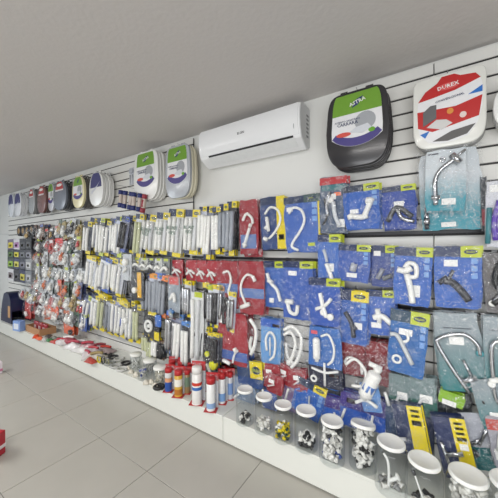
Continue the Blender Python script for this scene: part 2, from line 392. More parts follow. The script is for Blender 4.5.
def lab_red(r_, ol, wd, h, y):
    def q(u, v): return ((u - .5) * wd * 1.06, h * (.5 + (v - .5) * 1.04) - .012)
    card = put('label_card', slab([q(.12, .25), q(.25, .13), q(.4, .1), q(.6, .11), q(.75, .15), q(.87, .3), q(.92, .5), q(.93, .72), q(.9, .84), q(.7, .93), q(.45, .9), q(.25, .82), q(.1, .7), q(.09, .45)], y - .0015, y), M((228, 228, 230), .35), r_, False)
    y -= .0016; R_ = M((186, 38, 38), .35)
    put('red_band', slab([q(.1, .7), q(.3, .72), q(.6, .76), q(.9, .84), q(.84, .91), q(.66, .93), q(.58, .97), q(.42, .97), q(.36, .9), q(.2, .82)], y - .001, y), R_, card, False)
    put('red_band', slab([q(.1, .35), q(.3, .27), q(.88, .37), q(.92, .62), q(.6, .55), q(.09, .57)], y - .001, y), R_, card, False)
    put('blue_band', slab([q(.75, .66), q(.92, .74), q(.92, .66)], y - .0015, y), M((40, 110, 190), .4), card, False)
    put('blue_band', slab([q(.13, .26), q(.26, .29), q(.2, .2)], y - .0015, y), M((40, 110, 190), .4), card, False)
    put('picture', slab([q(.17, .36), q(.35, .44), q(.35, .62), q(.27, .62), q(.17, .55)], y - .003, y), M((98, 98, 100), .4), card, False)
    put('picture', slab([q(.22, .34), q(.35, .42), q(.48, .4), q(.56, .34), q(.42, .28)], y - .003, y), M((208, 206, 204), .4), card, False)
    put('picture', slab([q(.30, .14), q(.55, .24), q(.84, .28), q(.74, .17), q(.5, .12)], y - .002, y), M((92, 90, 90), .4), card, False)
    for a, b, c_ in ((.53, .5, (214, 140, 60)), (.69, .42, (225, 205, 200))): put('logo', slab(circle(*q(a, b), .045 * wd, .04 * h), y - .003, y), M(c_, .4), card, False)
    put('logo', slab(circle(*q(.5, .83), .15 * wd, .045 * h), y - .0015, y), M((214, 90, 90), .4), card, False)
    text('DUREX', wd * .09, WHITE, card, *q(.5, .83), y - .003, rot=.12); text('CONVENCIONAL', wd * .05, NAVY, card, *q(.52, .67), y - .003, rot=.12)
def place_seat(label, kind, bb, off, col, lab=None, n=1, stackcols=None, roll=0, gap=.036, lean=0):
    """bb = front face in the photograph; further seats of the stack hang behind it"""
    u0, v0, u1, v1 = bb; x0, x1 = P(u0, v0, off).x, P(u1, v0, off).x; uc = (u0 + u1) / 2
    zt, zb = P(uc, v0, off).z, P(uc, v1, off).z; wd, h = x1 - x0, zt - zb; xc = (x0 + x1) / 2
    toilet_seat(label, kind, wd, h, (xc, -off + .03, zb), col, lab, 'toilet seats on the top row' , roll=roll)
    k = 1
    while k < n:
        yy = -off + .03 + gap * k
        if yy > -.012: break
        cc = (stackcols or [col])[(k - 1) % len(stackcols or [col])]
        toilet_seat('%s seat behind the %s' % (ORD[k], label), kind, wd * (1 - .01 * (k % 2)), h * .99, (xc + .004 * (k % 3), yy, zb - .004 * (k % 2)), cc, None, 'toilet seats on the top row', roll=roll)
        k += 1
    hook(xc, zt + .016, -off + .004, -.006, 'metal hook holding the ' + label, 'metal hooks along the wall')
    return xc, zb, zt
place_seat('black padded toilet seat with green and purple label', 'shield', (326, 90, 390, 167), .20, (46, 45, 48), lab_green, 5)
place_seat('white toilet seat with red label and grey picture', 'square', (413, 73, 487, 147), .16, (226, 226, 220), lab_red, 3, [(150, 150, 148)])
place_seat('white toilet seat cut off by the right picture edge', 'oval', (493, 76, 560, 128), .14, (232, 232, 230), None, 3)
def lab_small(r_, ol, wd, h, y): lab_green(r_, ol, wd, h, y, .78, False)
place_seat('pale grey toilet seat with green and purple label', 'shield', (165, 146, 190, 199), .16, (178, 182, 188), lambda *a: lab_green(*a, .8, True), 3, [(214, 208, 184)])
place_seat('glossy white toilet seat with green and purple label', 'shield', (133.5, 152, 158, 201), .18, (235, 235, 232), lambda *a: lab_green(*a, .74, True), 4)
def lab_navy(r_, ol, wd, h, y):
    card = put('label_card', slab(clip_outline(ol, .8, h * .55, h * .97, h), y - .0015, y), M((58, 58, 112), .4), r_, False)
    put('picture', slab([(-.34 * wd, .45 * h), (.1 * wd, .6 * h), (.3 * wd, .72 * h), (0, .5 * h), (-.3 * wd, .36 * h)], y - .002, y + .001), M((196, 198, 206), .4), card, False)
def lab_tag(r_, ol, wd, h, y):
    card = put('label_card', slab(clip_outline(ol, .62, h * .66, h * .97, h), y - .0015, y), M((176, 52, 52), .4), r_, False)
    put('logo', slab(circle(0, .86 * h, .2 * wd, .05 * h), y - .003, y - .001), WHITE, card, False)
    put('white_band', slab(rect(-.3 * wd, .66 * h, .3 * wd, .71 * h), y - .003, y - .001), M((220, 214, 214), .4), card, False)
place_seat('white oval toilet seat with navy label', 'oval', (89, 173, 103, 207), .20, (234, 234, 232), lab_navy, 5, gap=.04)
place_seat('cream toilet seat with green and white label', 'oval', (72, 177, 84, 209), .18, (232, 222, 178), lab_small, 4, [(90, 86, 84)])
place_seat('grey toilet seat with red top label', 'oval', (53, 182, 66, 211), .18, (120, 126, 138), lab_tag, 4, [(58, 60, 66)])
place_seat('silver toilet seat with green top label', 'oval', (47.5, 184, 54, 212), .14, (200, 202, 208), lab_small, 1)
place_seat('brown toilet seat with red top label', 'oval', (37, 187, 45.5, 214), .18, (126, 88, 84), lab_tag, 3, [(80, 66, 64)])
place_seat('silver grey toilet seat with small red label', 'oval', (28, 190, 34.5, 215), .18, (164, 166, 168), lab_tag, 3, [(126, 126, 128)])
place_seat('white toilet seat with purple label, last but one', 'oval', (14, 194, 21, 217), .18, (232, 234, 238), lab_navy, 3)
place_seat('white toilet seat with purple label, last at the far left', 'oval', (8, 195, 13.5, 218), .18, (228, 232, 238), lab_navy, 2)

# ================================================================== HANGING PACKS
PRINTS = {}
seedc = [0]
def pk(desc, bb, off, col, header=None, prods=(), stickers=(), roll=0, lean=0, name='fitting_pack', cat='pack', filmd=.018, crk=.005, icons=False,
       patches=(), behind=1, group='blue and red fitting packs on the right', hk=True, filmmat=None, hh=.15, logo=True, hc=NAVY, lc=LIME, split=.58, txt=None, lab2=None, cardf=(0, 0, 1, 1), nx=9, thick=.004):
    """one hanging pack; bb is its front face (u0,v0,u1,v1)"""
    seedc[0] += 1; seed = seedc[0] * 1.37
    u0, v0, u1, v1 = bb; uc, vc = (u0 + u1) / 2, (v0 + v1) / 2
    x0, x1 = P(u0, vc, off).x, P(u1, vc, off).x; zt, zb = P(uc, v0, off).z, P(uc, v1, off).z
    return pk_world(desc, (x0 + x1) / 2, zb, x1 - x0, zt - zb, off, seed, col, header, prods, stickers, roll, lean, name, cat, filmd, crk, icons, patches, behind, group, hk, filmmat, hh, logo, hc, lc, split, txt, lab2, cardf, nx, thick)
def pk_world(desc, xc, zb, wd, h, off, seed, col, header=None, prods=(), stickers=(), roll=0, lean=0, name='fitting_pack', cat='pack', filmd=.018, crk=.005, icons=False,
             patches=(), behind=1, group=None, hk=True, filmmat=None, hh=.15, logo=True, hc=NAVY, lc=LIME, split=.58, txt=None, lab2=None, cardf=(0, 0, 1, 1), nx=9, thick=.004):
    cm = col if not isinstance(col, tuple) else M(col, .45, coat=.15, var=.14, scale=26, bump=.8)
    if roll == 0: roll = random.uniform(-2.6, 2.6)
    fm = filmmat or FILM
    # pivot the tilt about the hanging point
    def build(dy, full, lbl, k=0):
        from mathutils import Euler
        e = Euler((math.radians(lean), math.radians(roll), 0)); top = Vector((xc, -off + dy, zb + h))
        base = top + e.to_matrix() @ Vector((0, 0, -h))
        r_ = root(name, lbl, cat, base, group, e)
        X = lambda a: (a - .5) * wd
        Z = lambda b: b * h
        if cm is not None:
            a, b, c, d = cardf
            if thick > .01: card = put('card', bbox(X(a), -thick, Z(b), X(c), 0, Z(d), .0015), cm, r_, False)
            else: card = put('card', crumple(X(a), Z(b), X(c), Z(d), thick, seed + dy * 40, 8 if full else 5, .03, .10), cm, r_, False); card.data.set_sharp_from_angle(angle=.5)
        else: card = r_
        y = -thick
        ztop = 1 - hh if header else 1
        if header:
            hd = put('header_card', box(-wd / 2 * 1.01, y - .0025, h * ztop, (split - .5) * wd, y, h * 1.005), hc, r_, False)
            l2 = put('logo_card', box((split - .5) * wd + .0004, y - .003, h * (ztop - .01), wd / 2 * 1.01, y, h * 1.01), lc, r_, False)
            if full:
                xl = (split + 1) / 2 - .5
                lo = put('logo', slab(circle(xl * wd, h * (1 - hh / 2), wd * (1 - split) * .34, h * hh * .24, 14), y - .004, y - .003), NAVY, l2, False)
                if h * hh > .02: 
                    text('Blukit', h * hh * .3, LIME, l2, xl * wd, h * (1 - hh / 2), y - .0045)
        if icons and full:
            for k in range(3):
                put('icon', bbox(X(.8), y - .001, Z(ztop - .11 - k * .12), X(.93), y, Z(ztop - .02 - k * .12), .0015), M((120, 160, 215), .4), card if cm else r_, False)
        for (c_, a, b, c, d) in patches:
            put('printed_area', box(X(a), y - .0015, Z(b), X(c), y - .0001, Z(d)), c_ if not isinstance(c_, tuple) else M(c_, .4), r_, False)
        mr = 0
        for pr in prods:
            nm, c_, rr, pts = pr[:4]; rr *= 1.18; mr = max(mr, rr)
            mt = c_ if not isinstance(c_, tuple) else M(c_, .35, coat=.2)
            P3 = [(X(a), y - .0025 - rr, Z(b)) for a, b in pts]
            if nm in ('disc', 'knob', 'ring'):
                if nm == 'ring':
                    c0 = Vector(P3[0]); R = Vector(P3[1]).x - c0.x if len(P3) > 1 else rr * 2
                    cp = [(c0.x + R * math.cos(t * math.pi / 4), c0.y, c0.z + R * math.sin(t * math.pi / 4)) for t in range(9)]
                    put('ring', tube(cp, rr, 8, 3), mt, r_)
                else:
                    for q in P3: put(nm, slab(circle(q[0], q[2], rr, rr, 14), y - .002 - rr * 1.0, y - .002, rr * .25), mt, r_)
            elif nm == 'bottle':
                a_, b_ = Vector(P3[0]), Vector(P3[1]); L = (b_ - a_).length; d_ = (b_ - a_) / L
                prof = lambda t: rr * (.55 if t < .12 else (1 if t < .86 else (.8 if t < .93 else .5)))
                pp = [tuple(a_ + d_ * L * t) for t in (0, .1, .13, .3, .5, .7, .85, .88, .92, .95, 1)]
                put('bottle', tube(pp, prof, 14, 1), mt, r_)
            else: put(nm, tube(P3, rr, 8, 4), mt, r_)
        for (a, b, c, d) in stickers: put('price_sticker', box(X(a), y - .0035 - 0, Z(b), X(c), y - .0008, Z(d)), STICK, r_, False)
        if txt and full:
            for (tb, sz, tcx, tcz, tm_) in txt: text(tb, sz * wd, tm_, r_, X(tcx), Z(tcz), y - .005 - 2 * mr)
        if filmd:
            dpt = filmd + mr * 2
            if full: put('clear_film', film(wd * 1.06, h * 1.04, dpt, seed, crk * 1.3, nx, nx + 2, back=thick), fm, r_)
            else: put('clear_film', film(wd * 1.02, h * 1.0, .006, seed + 5, crk * .6, 5, 6, back=thick), fm, r_)
        return r_
    r0 = build(0, True, desc)
    for k in range(behind):
        if -off + (.05 if xc < -3.9 else .03) * (k + 1) > -.03: break
        short = desc.split(',')[0]
        pr, st = prods, stickers
        prods, stickers = (), ()
        sp = .05 if xc < -3.9 else .03
        rb = build(sp * (k + 1), False, ('copy behind the ' + desc) if k == 0 else ('%s copy behind the ' % ORD[k] + desc))
        rb.location.x += random.uniform(-.012, .016); rb.location.z += random.uniform(-.004, .004)
        prods, stickers = pr, st
    if hk: hook(xc, zb + h - .004, -off + .004, -.006, 'metal hook holding the ' + desc, 'metal hooks along the wall')
    return r0

W_ = (240, 240, 236); B1 = (20, 86, 176); B2 = (17, 60, 150); BN = (28, 48, 100); RD = (150, 26, 40)
# --- row A (top)
pk('red pack with white siphon, first of the top row', (239, 201, 258, 255), .13, RD, None, [('hose', W_, .010, [(.25, .62), (.45, .74), (.72, .66), (.78, .55)]), ('nut', W_, .013, [(.62, .5), (.7, .55)]), ('hose', W_, .011, [(.62, .48), (.45, .3), (.3, .12)]), ('nut', W_, .015, [(.3, .2), (.42, .14)])], patches=[((92, 120, 176), .08, .1, .9, .36)], crk=.009, behind=2)
pk('red pack with white coils hanging low under the first red siphon pack', (244, 250, 263, 258), .1, RD, None, [('hose', W_, .008, [(.3, .3), (.6, .7)])], behind=0, hk=False)
pk('navy pack with full yellow side strip and white curved hose', (260, 198, 285, 250), .13, (38, 66, 122), None, [('hose', W_, .0085, [(.22, .68), (.45, .8), (.75, .72), (.82, .52), (.6, .32), (.35, .2)]), ('nut', W_, .012, [(.22, .4), (.36, .46)]), ('nut', W_, .013, [(.16, .22), (.3, .18)]), ('nut', W_, .012, [(.3, .62), (.36, .34)])], patches=[(YEL, .66, .0, .99, 1.0), (NAVY, .72, .17, .92, .27), (LIME, .76, .195, .88, .245), ((26, 46, 84), .01, .86, .65, 1.0)], behind=2)
pk('large blue pack with a long white cane hose', (284, 197, 319, 253), .14, (58, 98, 178), True, [('hose', W_, .0085, [(.16, .70), (.3, .8), (.52, .74), (.6, .56), (.46, .36), (.27, .2), (.22, .1), (.4, .03)])], [(.08, .74, .26, .82)], hh=.12, icons=True, hc=M((30, 50, 84), .4), lc=M((60, 84, 84), .4), patches=[(YEL, .955, .1, 1.0, .98), (LIME, .66, .1, .85, .16)], behind=2)
pk('grey blue bag with red top and orange sticker', (320, 178, 347, 234), .14, (66, 84, 112), None, [('pipe', CHROME, .010, [(.35, .3), (.3, .5), (.42, .72)]), ('pipe', (210, 214, 218), .012, [(.55, .55), (.62, .3), (.8, .12)]), ('knob', W_, .016, [(.45, .58)]), ('pipe', BLACK, .006, [(.2, .62), (.3, .3), (.15, .15)])], [(.35, .6, .62, .7), (.68, .1, .95, .24)], patches=[((186, 44, 50), 0, .87, 1, 1.0), ((44, 110, 118), .08, .76, .92, .86), ((240, 110, 50), .55, .66, .8, .72)], filmmat=MILK, crk=.010, behind=2)
pk('blue pack with white elbow drain and tag', (343, 186, 379, 230), .15, B1, True, [('elbow', W_, .015, [(.2, .3), (.5, .26), (.68, .28)]), ('elbow', W_, .015, [(.6, .3), (.72, .5), (.8, .66)]), ('nut', W_, .019, [(.2, .34), (.24, .24)]), ('nut', W_, .018, [(.66, .62), (.84, .58)])], [(.18, .36, .42, .46)], hh=.14, crk=.010, hc=M((30, 46, 70), .4), behind=3, icons=True)
pk('blue pack with dark faucet, left of the chrome faucet', (382, 187, 415, 230), .15, B2, True, [('pipe', (70, 72, 76), .012, [(.15, .18), (.45, .5), (.9, .25)]), ('pipe', CHROME, .010, [(.45, .46), (.6, .24), (.95, .14)])], [(.36, .52, .66, .64)], hh=.12, crk=.010, hc=M((30, 46, 78), .4), behind=3)
pk('large clear bag with second chrome faucet on teal card', (418, 152, 480, 231), .11, TEALC, None, [('pipe', CHROME, .010, [(.12, .3), (.12, .02)]), ('flange', CHROME, .02, [(.07, .12), (.17, .12)])], [(.36, .04, .6, .1)], filmd=.02, crk=.012, behind=0, filmmat=MILK)
pk('chrome spout faucet on white and teal card', (426, 150, 467, 212), .17, TEALC, None, [('spout', CHROME, .0105, [(.27, .1), (.26, .3), (.25, .5), (.38, .66), (.6, .76), (.74, .82)]), ('faucet_body', CHROME, .015, [(.64, .88), (.84, .74)]), ('lever', CHROME, .006, [(.74, .84), (.96, .94)]), ('flange', CHROME, .012, [(.16, .22), (.38, .22)]), ('ring', CHROME, .004, [(.42, .83), (.48, .83)])], [(.42, .1, .76, .2)], filmd=.016, crk=.012, behind=1, name='faucet_pack', patches=[((70, 74, 84), .06, .93, .32, .95)])
pk('white bag with purple printed swirl at the right picture edge', (486, 182, 520, 248), .16, (206, 208, 216), None, [('strip', (92, 60, 170), .012, [(.3, .1), (.25, .4), (.4, .7)]), ('strip', (70, 130, 140), .01, [(.05, .05), (.1, .6)])], [(.1, .84, .5, .95)], crk=.01, behind=2, filmmat=MILK)
pk('narrow dark pack squeezed beside the purple swirl bag', (480, 178, 487, 232), .12, (60, 66, 74), None, [], behind=0, patches=[((150, 50, 60), .1, .1, .9, .4)])
# --- row B
def mini(desc, bb, off, c=B1, prods=(), st=(), **k):
    prods = [(a_, b_, c_ * 1.25, d_) for a_, b_, c_, d_ in prods]
    k.setdefault('hh', .16); k.setdefault('crk', .010); k.setdefault('behind', 2)
    return pk(desc, bb, off, c, True, prods, st, **k)
TEE = [('tee', W_, .010, [(.5, .1), (.55, .4), (.5, .55)]), ('tee', W_, .010, [(.3, .6), (.5, .52), (.75, .58)])]
FCT = [('faucet_body', W_, .014, [(.35, .7), (.45, .5), (.55, .42)]), ('lever', W_, .008, [(.2, .62), (.5, .66), (.72, .5)]), ('nut', W_, .014, [(.3, .15), (.7, .18)]), ('pipe', W_, .009, [(.5, .48), (.45, .3), (.55, .16)])]
mini('blue pack with white tee under the red topped bag', (318, 236, 341, 285), .15, (58, 104, 184), [('pipe', W_, .010, [(.42, .42), (.62, .18), (.68, .04)]), ('pipe', (200, 206, 214), .007, [(.3, .7), (.45, .45)])], [(.4, .26, .72, .42)], hh=.14, split=.5)
mini('blue pack with silver fitting low on its card, second row', (339, 246, 371, 283), .16, (44, 82, 166), [('fitting', (170, 174, 184), .014, [(.5, .3), (.55, .5)])], [(.3, .12, .62, .24)], icons=True)
mini('dark blue pack with crossed grey fittings, second row', (371, 247, 396, 288), .13, (26, 56, 132), [('fitting', (150, 154, 166), .009, [(.3, .2), (.5, .45)]), ('fitting', GREY, .009, [(.5, .2), (.85, .3)])], [(.12, .76, .4, .88)], icons=True)
mini('blue card with white tap in a row of three icons', (395, 249, 433, 307), .18, B1, [('faucet_body', W_, .012, [(.1, .62), (.3, .6), (.48, .66)]), ('spout', W_, .0115, [(.36, .55), (.48, .28), (.54, .06)]), ('lever', W_, .009, [(.4, .5), (.6, .52), (.58, .7), (.4, .74), (.3, .66)])], [(.54, .16, .72, .36)], hh=.14, icons=True, lean=0)
mini('blue card with black tap and white price tag', (434, 248, 481, 309), .18, B1, [('spout', (52, 54, 60), .0125, [(.22, .44), (.4, .42), (.6, .28), (.74, .14)]), ('faucet_body', (60, 62, 68), .010, [(.1, .4), (.3, .5)]), ('lever', (90, 92, 98), .006, [(.32, .46), (.42, .62)])], [(.22, .68, .52, .79)], hh=.16, icons=True)
pk('grey bag with black and chrome hose at right edge', (482, 254, 520, 314), .17, (84, 80, 80), None, [('hose', BLACK, .012, [(.45, .85), (.3, .55), (.45, .3), (.2, .15)]), ('hose', CHROME, .010, [(.9, .5), (.5, .35), (.25, .2)]), ('knob', W_, .014, [(.2, .16)])], [], crk=.01, behind=2)
pk('narrow red pack with white loop and blue band', (217, 262, 238, 309), .15, RD, None, [('hose', W_, .009, [(.35, .75), (.6, .78), (.72, .6), (.6, .35), (.75, .14)]), ('nut', W_, .014, [(.55, .12), (.85, .2)])], patches=[((92, 120, 176), .02, .32, .98, .52)], crk=.009, behind=2)
pk('large red pack with white loop hose and pale blue band', (238, 262, 264, 315), .17, RD, None, [('hose', W_, .0085, [(.6, .72), (.38, .74), (.18, .6), (.14, .42), (.3, .2)]), ('nut', W_, .015, [(.14, .12), (.48, .2)]), ('nut', W_, .012, [(.62, .72), (.7, .62)])], patches=[((92, 120, 176), .04, .3, .98, .48)], crk=.009, behind=2)
mini('blue pack with white bent pipe, right of the red loop packs', (263, 263, 284, 308), .14, (56, 98, 176), [('pipe', W_, .009, [(.25, .75), (.4, .55), (.7, .4), (.85, .15)]), ('nut', W_, .012, [(.3, .6), (.5, .55)])], [(.3, .1, .5, .2)], hh=.12)
mini('wide blue pack with white trap near its foot', (283, 263, 313, 320), .15, (48, 88, 172), [('trap', W_, .010, [(.2, .28), (.3, .12), (.5, .1), (.55, .25)]), ('nut', W_, .013, [(.15, .3), (.4, .3)])], [(.2, .76, .48, .84)], hh=.1)
mini('blue pack with white multi way fitting overlapping its neighbour', (309, 280, 340, 327), .19, (40, 82, 170), [('fitting', W_, .010, [(.4, .7), (.5, .4), (.6, .2)]), ('fitting', W_, .008, [(.25, .35), (.55, .45), (.75, .6)]), ('knob', W_, .016, [(.72, .22), (.5, .3)])], hh=.14)
mini('blue pack with loose white parts between two larger blue packs', (300, 292, 318, 322), .12, (44, 88, 172), [('fitting', W_, .009, [(.3, .6), (.6, .3)]), ('knob', W_, .012, [(.6, .25)])], hh=.14)
# small red row
for i, (a, b) in enumerate(((172, 183), (186, 197), (197, 207), (207, 218))):
    pk('small red pack with white pipes, %s from the left of four' % ORD[i], (a, 261 + i * .3, b, 280 + i * 1.5), .13, (168, 28, 44), None, [('pipe', W_, .010, [(.15, .3), (.5, .5), (.9, .35)]), ('pipe', (220, 216, 214), .008, [(.2, .62), (.7, .15)])], crk=.008, group='small red packs in the middle', behind=1)
# --- row C
mini('blue pack with black tap and yellow logo', (335, 292, 369, 345), .17, (46, 92, 172), [('spout', (64, 66, 76), .010, [(.35, .6), (.55, .4), (.62, .15)]), ('lever', (90, 94, 108), .007, [(.5, .42), (.7, .3)])], [(.62, .3, .84, .42)], hh=.18, split=.5, lc=YEL, icons=True)
mini('blue pack with shiny white fitting, third row', (366, 292, 395, 336), .15, (52, 96, 180), [('fitting', W_, .012, [(.25, .4), (.55, .45), (.85, .3)]), ('fitting', W_, .010, [(.4, .6), (.45, .3)])], [(.15, .16, .5, .28)], hh=.13)
pk('teal blue card with grey and white tap', (392, 313, 430, 376), .19, (26, 96, 166), True, [('spout', (200, 204, 206), .0105, [(.02, .6), (.2, .6), (.42, .42), (.66, .2)]), ('lever', W_, .007, [(.3, .5), (.5, .56), (.44, .7)]), ('ring', W_, .006, [(.25, .22), (.36, .22)])], [(.24, .62, .6, .72)], hh=.18, icons=True, split=.52, roll=4, lean=-2, hc=M((24, 60, 84), .4))
pk('long chrome swan neck tap on grey teal card', (433, 314, 479, 392), .19, TEALG, None, [('spout', CHROME, .009, [(.92, .5), (.9, .62), (.66, .74), (.3, .72), (.05, .66), (.04, .58), (.3, .3), (.62, .02)]), ('faucet_body', CHROME, .012, [(.5, .16), (.8, .22)]), ('lever', CHROME, .007, [(.72, .2), (.56, .42)]), ('knob', (60, 140, 150), .015, [(.92, .52)])], [(.3, .6, .62, .7)], roll=-5, crk=.010, name='faucet_pack', patches=[((60, 74, 84), .2, .8, .8, .815)], behind=2)
pk('second swan neck tap card at the right picture edge', (481, 318, 520, 388), .20, TEALG, None, [('spout', CHROME, .009, [(.75, .55), (.6, .66), (.3, .64), (.2, .5), (.2, .08)]), ('faucet_body', W_, .012, [(.1, .08), (.34, .12)])], [], crk=.010, name='faucet_pack', roll=-3, patches=[((60, 74, 84), .2, .8, .8, .815)], behind=2)
pk('tall red pack with white hose, under the red loop packs', (218, 314, 247, 365), .17, (158, 26, 42), None, [('hose', W_, .008, [(.7, .3), (.58, .2), (.52, .04)]), ('nut', W_, .014, [(.6, .34), (.66, .26)]), ('nut', W_, .014, [(.2, .06), (.44, .02)])], [(.06, .78, .2, .94)], patches=[((70, 100, 170), .02, .08, .98, .26)], crk=.010, behind=3)
pk('white siphon hose hanging in narrow clear bag', (247, 318, 262, 357), .14, None, None, [('hose', W_, .013, [(.3, .95), (.7, .7), (.6, .3), (.35, .05)]), ('hose', (214, 214, 210), .012, [(.4, .5), (.3, .25), (.5, .08)])], [], behind=0, crk=.008)
pk('pale blue card with white oval hose', (261, 320, 281, 365), .15, (96, 150, 206), None, [('hose', W_, .008, [(.35, .3), (.3, .55), (.5, .72), (.75, .6), (.72, .25), (.5, .1)]), ('hose', (220, 224, 228), .006, [(.5, .6), (.5, .2)])], patches=[((40, 90, 180), 0, .82, 1, 1.0), ((210, 80, 90), .6, .84, .95, .9)], behind=2)
pk('clear bag of coiled white hose', (280, 322, 308, 372), .17, None, None, [('hose', W_, .011, [(.2, .8), (.5, .9), (.8, .75), (.82, .5), (.7, .25), (.5, .08)]), ('hose', W_, .010, [(.2, .7), (.45, .78), (.62, .6), (.55, .35), (.4, .12)]), ('hose', (216, 216, 214), .010, [(.3, .55), (.35, .3), (.6, .15)])], [(.3, .1, .6, .2)], behind=0, crk=.009, filmmat=MILK)
pk('blue and black card with white bottle siphon', (308, 329, 341, 388), .20, (48, 104, 178), None, [('bottle', W_, .021, [(.3, .44), (.3, .84)]), ('hose', W_, .007, [(.42, .86), (.65, .9), (.8, .7), (.75, .5), (.6, .4)]), ('pipe', W_, .007, [(.5, .42), (.5, .04)]), ('pipe', W_, .007, [(.1, .3), (.5, .26), (.9, .32)]), ('ring', W_, .006, [(.16, .12), (.24, .12)])], patches=[((28, 32, 56), 0, .0, 1, .34), ((190, 50, 70), .62, .2, .9, .25), ((210, 90, 100), .1, .88, .3, .94)], crk=.007, behind=2)
# --- row D
pk('red pack left half behind the white bottle siphon', (340, 340, 364, 376), .15, (128, 24, 34), None, [('hose', W_, .008, [(.15, .35), (.35, .5), (.8, .4), (.85, .1)])], crk=.012, behind=3, roll=-4)
pk('red pack right half behind the white bottle siphon', (363, 343, 389, 385), .14, (128, 24, 34), None, [], crk=.012, behind=3)
pk('clear bag with white bottle siphon and blue corner', (343, 356, 386, 410), .21, None, None, [('bottle', W_, .034, [(.42, .26), (.78, .76)]), ('label_band', (70, 120, 196), .0348, [(.54, .43), (.63, .54)]), ('cap', W_, .020, [(.78, .76), (.84, .82)]), ('hose', W_, .008, [(.05, .8), (.3, .92), (.52, .7), (.4, .45), (.15, .42)]), ('fitting', W_, .009, [(.2, .12), (.45, .2), (.7, .1)]), ('nut', W_, .013, [(.62, .88), (.9, .8)]), ('fitting', W_, .008, [(.9, .4), (.96, .18)])], patches=[], behind=0, crk=.008, roll=-6)
pk('light blue folded leaflet poking out under the bottle siphon', (358, 384, 378, 412), .19, (96, 150, 214), None, [], behind=0, roll=-10, hk=False, name='leaflet', cat='leaflet')
pk('blue bag with purple top, behind the jar of white plugs', (322, 398, 343, 426), .16, (40, 96, 190), None, [('valve', W_, .006, [(.6, .5), (.7, .1)])], patches=[((70, 50, 130), 0, .6, 1, 1)], crk=.012, behind=1)
pk('blue bag with violet header, above the jar with tilted lid', (341, 394, 362, 428), .17, (36, 90, 186), None, [('valve', W_, .007, [(.1, .2), (.25, .5)])], patches=[((64, 48, 128), 0, .55, 1, 1), ((190, 120, 160), .3, .7, .7, .85)], crk=.012, behind=2)
pk('blue bag with violet header, last before the grey cards', (361, 400, 386, 432), .18, (34, 84, 180), None, [('valve', W_, .007, [(.4, .1), (.5, .5)])], patches=[((54, 44, 118), 0, .5, 1, 1), ((186, 110, 160), .1, .7, .35, .85)], crk=.012, behind=2)
pk('tilted blue card with yellow logo behind two jars', (298, 384, 328, 420), .17, (38, 98, 186), True, [('valve', (190, 196, 206), .006, [(.52, .62), (.6, .3), (.7, .12)])], hh=.2, lc=YEL, roll=14, icons=True, behind=1, hc=M((30, 52, 84), .4))
mini('navy pack with bright yellow logo below the tall red pack', (237, 362, 262, 388), .16, (34, 70, 130), [], hh=.62, split=.52, lc=YEL, hc=M((34, 62, 104), .4), roll=-5, behind=1)
pk('clear bag of blue and white fittings beside the first jar', (231, 380, 256, 410), .13, (130, 150, 178), None, [('fitting', W_, .012, [(.5, .9), (.6, .6)]), ('fitting', W_, .010, [(.1, .2), (.4, .5)])], filmmat=MILK, behind=1)
for i, (a, b, c, d, r_) in enumerate(((257, 371, 270, 386, 8), (264, 365, 280, 384, -6), (268, 376, 284, 395, 5), (280, 367, 297, 387, 10), (291, 370, 306, 392, -8))):
    pk('red pack in the low red cluster, %s from the left' % ORD[i], (a, b, c, d), .15 + .02 * (i % 3), (150, 22, 38), None, [('tag_strip', (226, 216, 214), .005, [(.1, .3), (.5, .5)])], [(.1, .5, .45, .7)], crk=.012, roll=r_, behind=1, group='low red cluster')
pk('pink and blue bag with white valve stem between jars', (283, 388, 297, 412), .15, (120, 96, 140), None, [('valve', W_, .007, [(.25, .5), (.45, .95)])], behind=0, filmmat=MILK)
pk('small blue card with red dot behind the second jar', (262, 392, 277, 410), .15, (80, 104, 168), None, [('knob', (228, 66, 40), .012, [(.3, .5)]), ('valve', W_, .007, [(.1, .6), (.12, 1.05)])], behind=0)
for i, (a, b, c, d) in enumerate(((388, 376, 410, 412), (408, 378, 436, 416))):
    pk(('grey green card with small tap, %s of a pair' % ('left', 'right')[i]), (a, b, c, d), .18, (112, 132, 134), None, [('spout', (214, 216, 216), .007, [(.3, .2), (.5, .45), (.7, .4)])], [(.4, .35, .85, .55)], patches=[((44, 98, 88), 0, 0, 1, .4)], behind=2, crk=.008, roll=-2)
pk('dark navy bag beneath the small grey tap cards', (386, 402, 406, 440), .19, (50, 72, 106), None, [], crk=.012, behind=2)
pk('yellow striped navy box with chrome lever, left of two', (392, 404, 421, 452), .22, (30, 44, 84), None, [('lever', (206, 208, 212), .009, [(-.25, .3), (.3, .34)])], patches=[(YEL, .5, 0, 1, 1), (BLACK, .62, .88, .9, .93), (BLACK, .62, .78, .9, .83), (NAVY, .6, .62, .92, .72)], roll=-10, lean=0, crk=.004, filmd=.005, thick=.03, name='valve_box', cat='box')
pk('yellow striped navy box with chrome lever, right of two', (431, 416, 464, 474), .22, (30, 44, 88), None, [('lever', CHROME, .010, [(.22, .42), (.72, .46)]), ('pipe', CHROME, .007, [(.12, .6), (.26, .1)])], [(.66, .5, .92, .6)], patches=[(YEL, .55, 0, 1, 1), (BLACK, .64, .9, .9, .94), (BLACK, .64, .82, .9, .86), (BLACK, .64, .74, .9, .78), (NAVY, .64, .64, .92, .7)], roll=-12, lean=0, crk=.004, filmd=.005, thick=.03, name='valve_box', cat='box', txt=[('1/2', .1, .85, .1, BLACK)])
pk('narrow navy bag squeezed between the two yellow striped boxes', (421, 408, 434, 456), .17, (26, 40, 78), None, [], crk=.012, behind=3)
pk('dark grey bag hanging behind the lime green pack', (436, 392, 470, 420), .13, (58, 64, 70), None, [], crk=.012, behind=2)
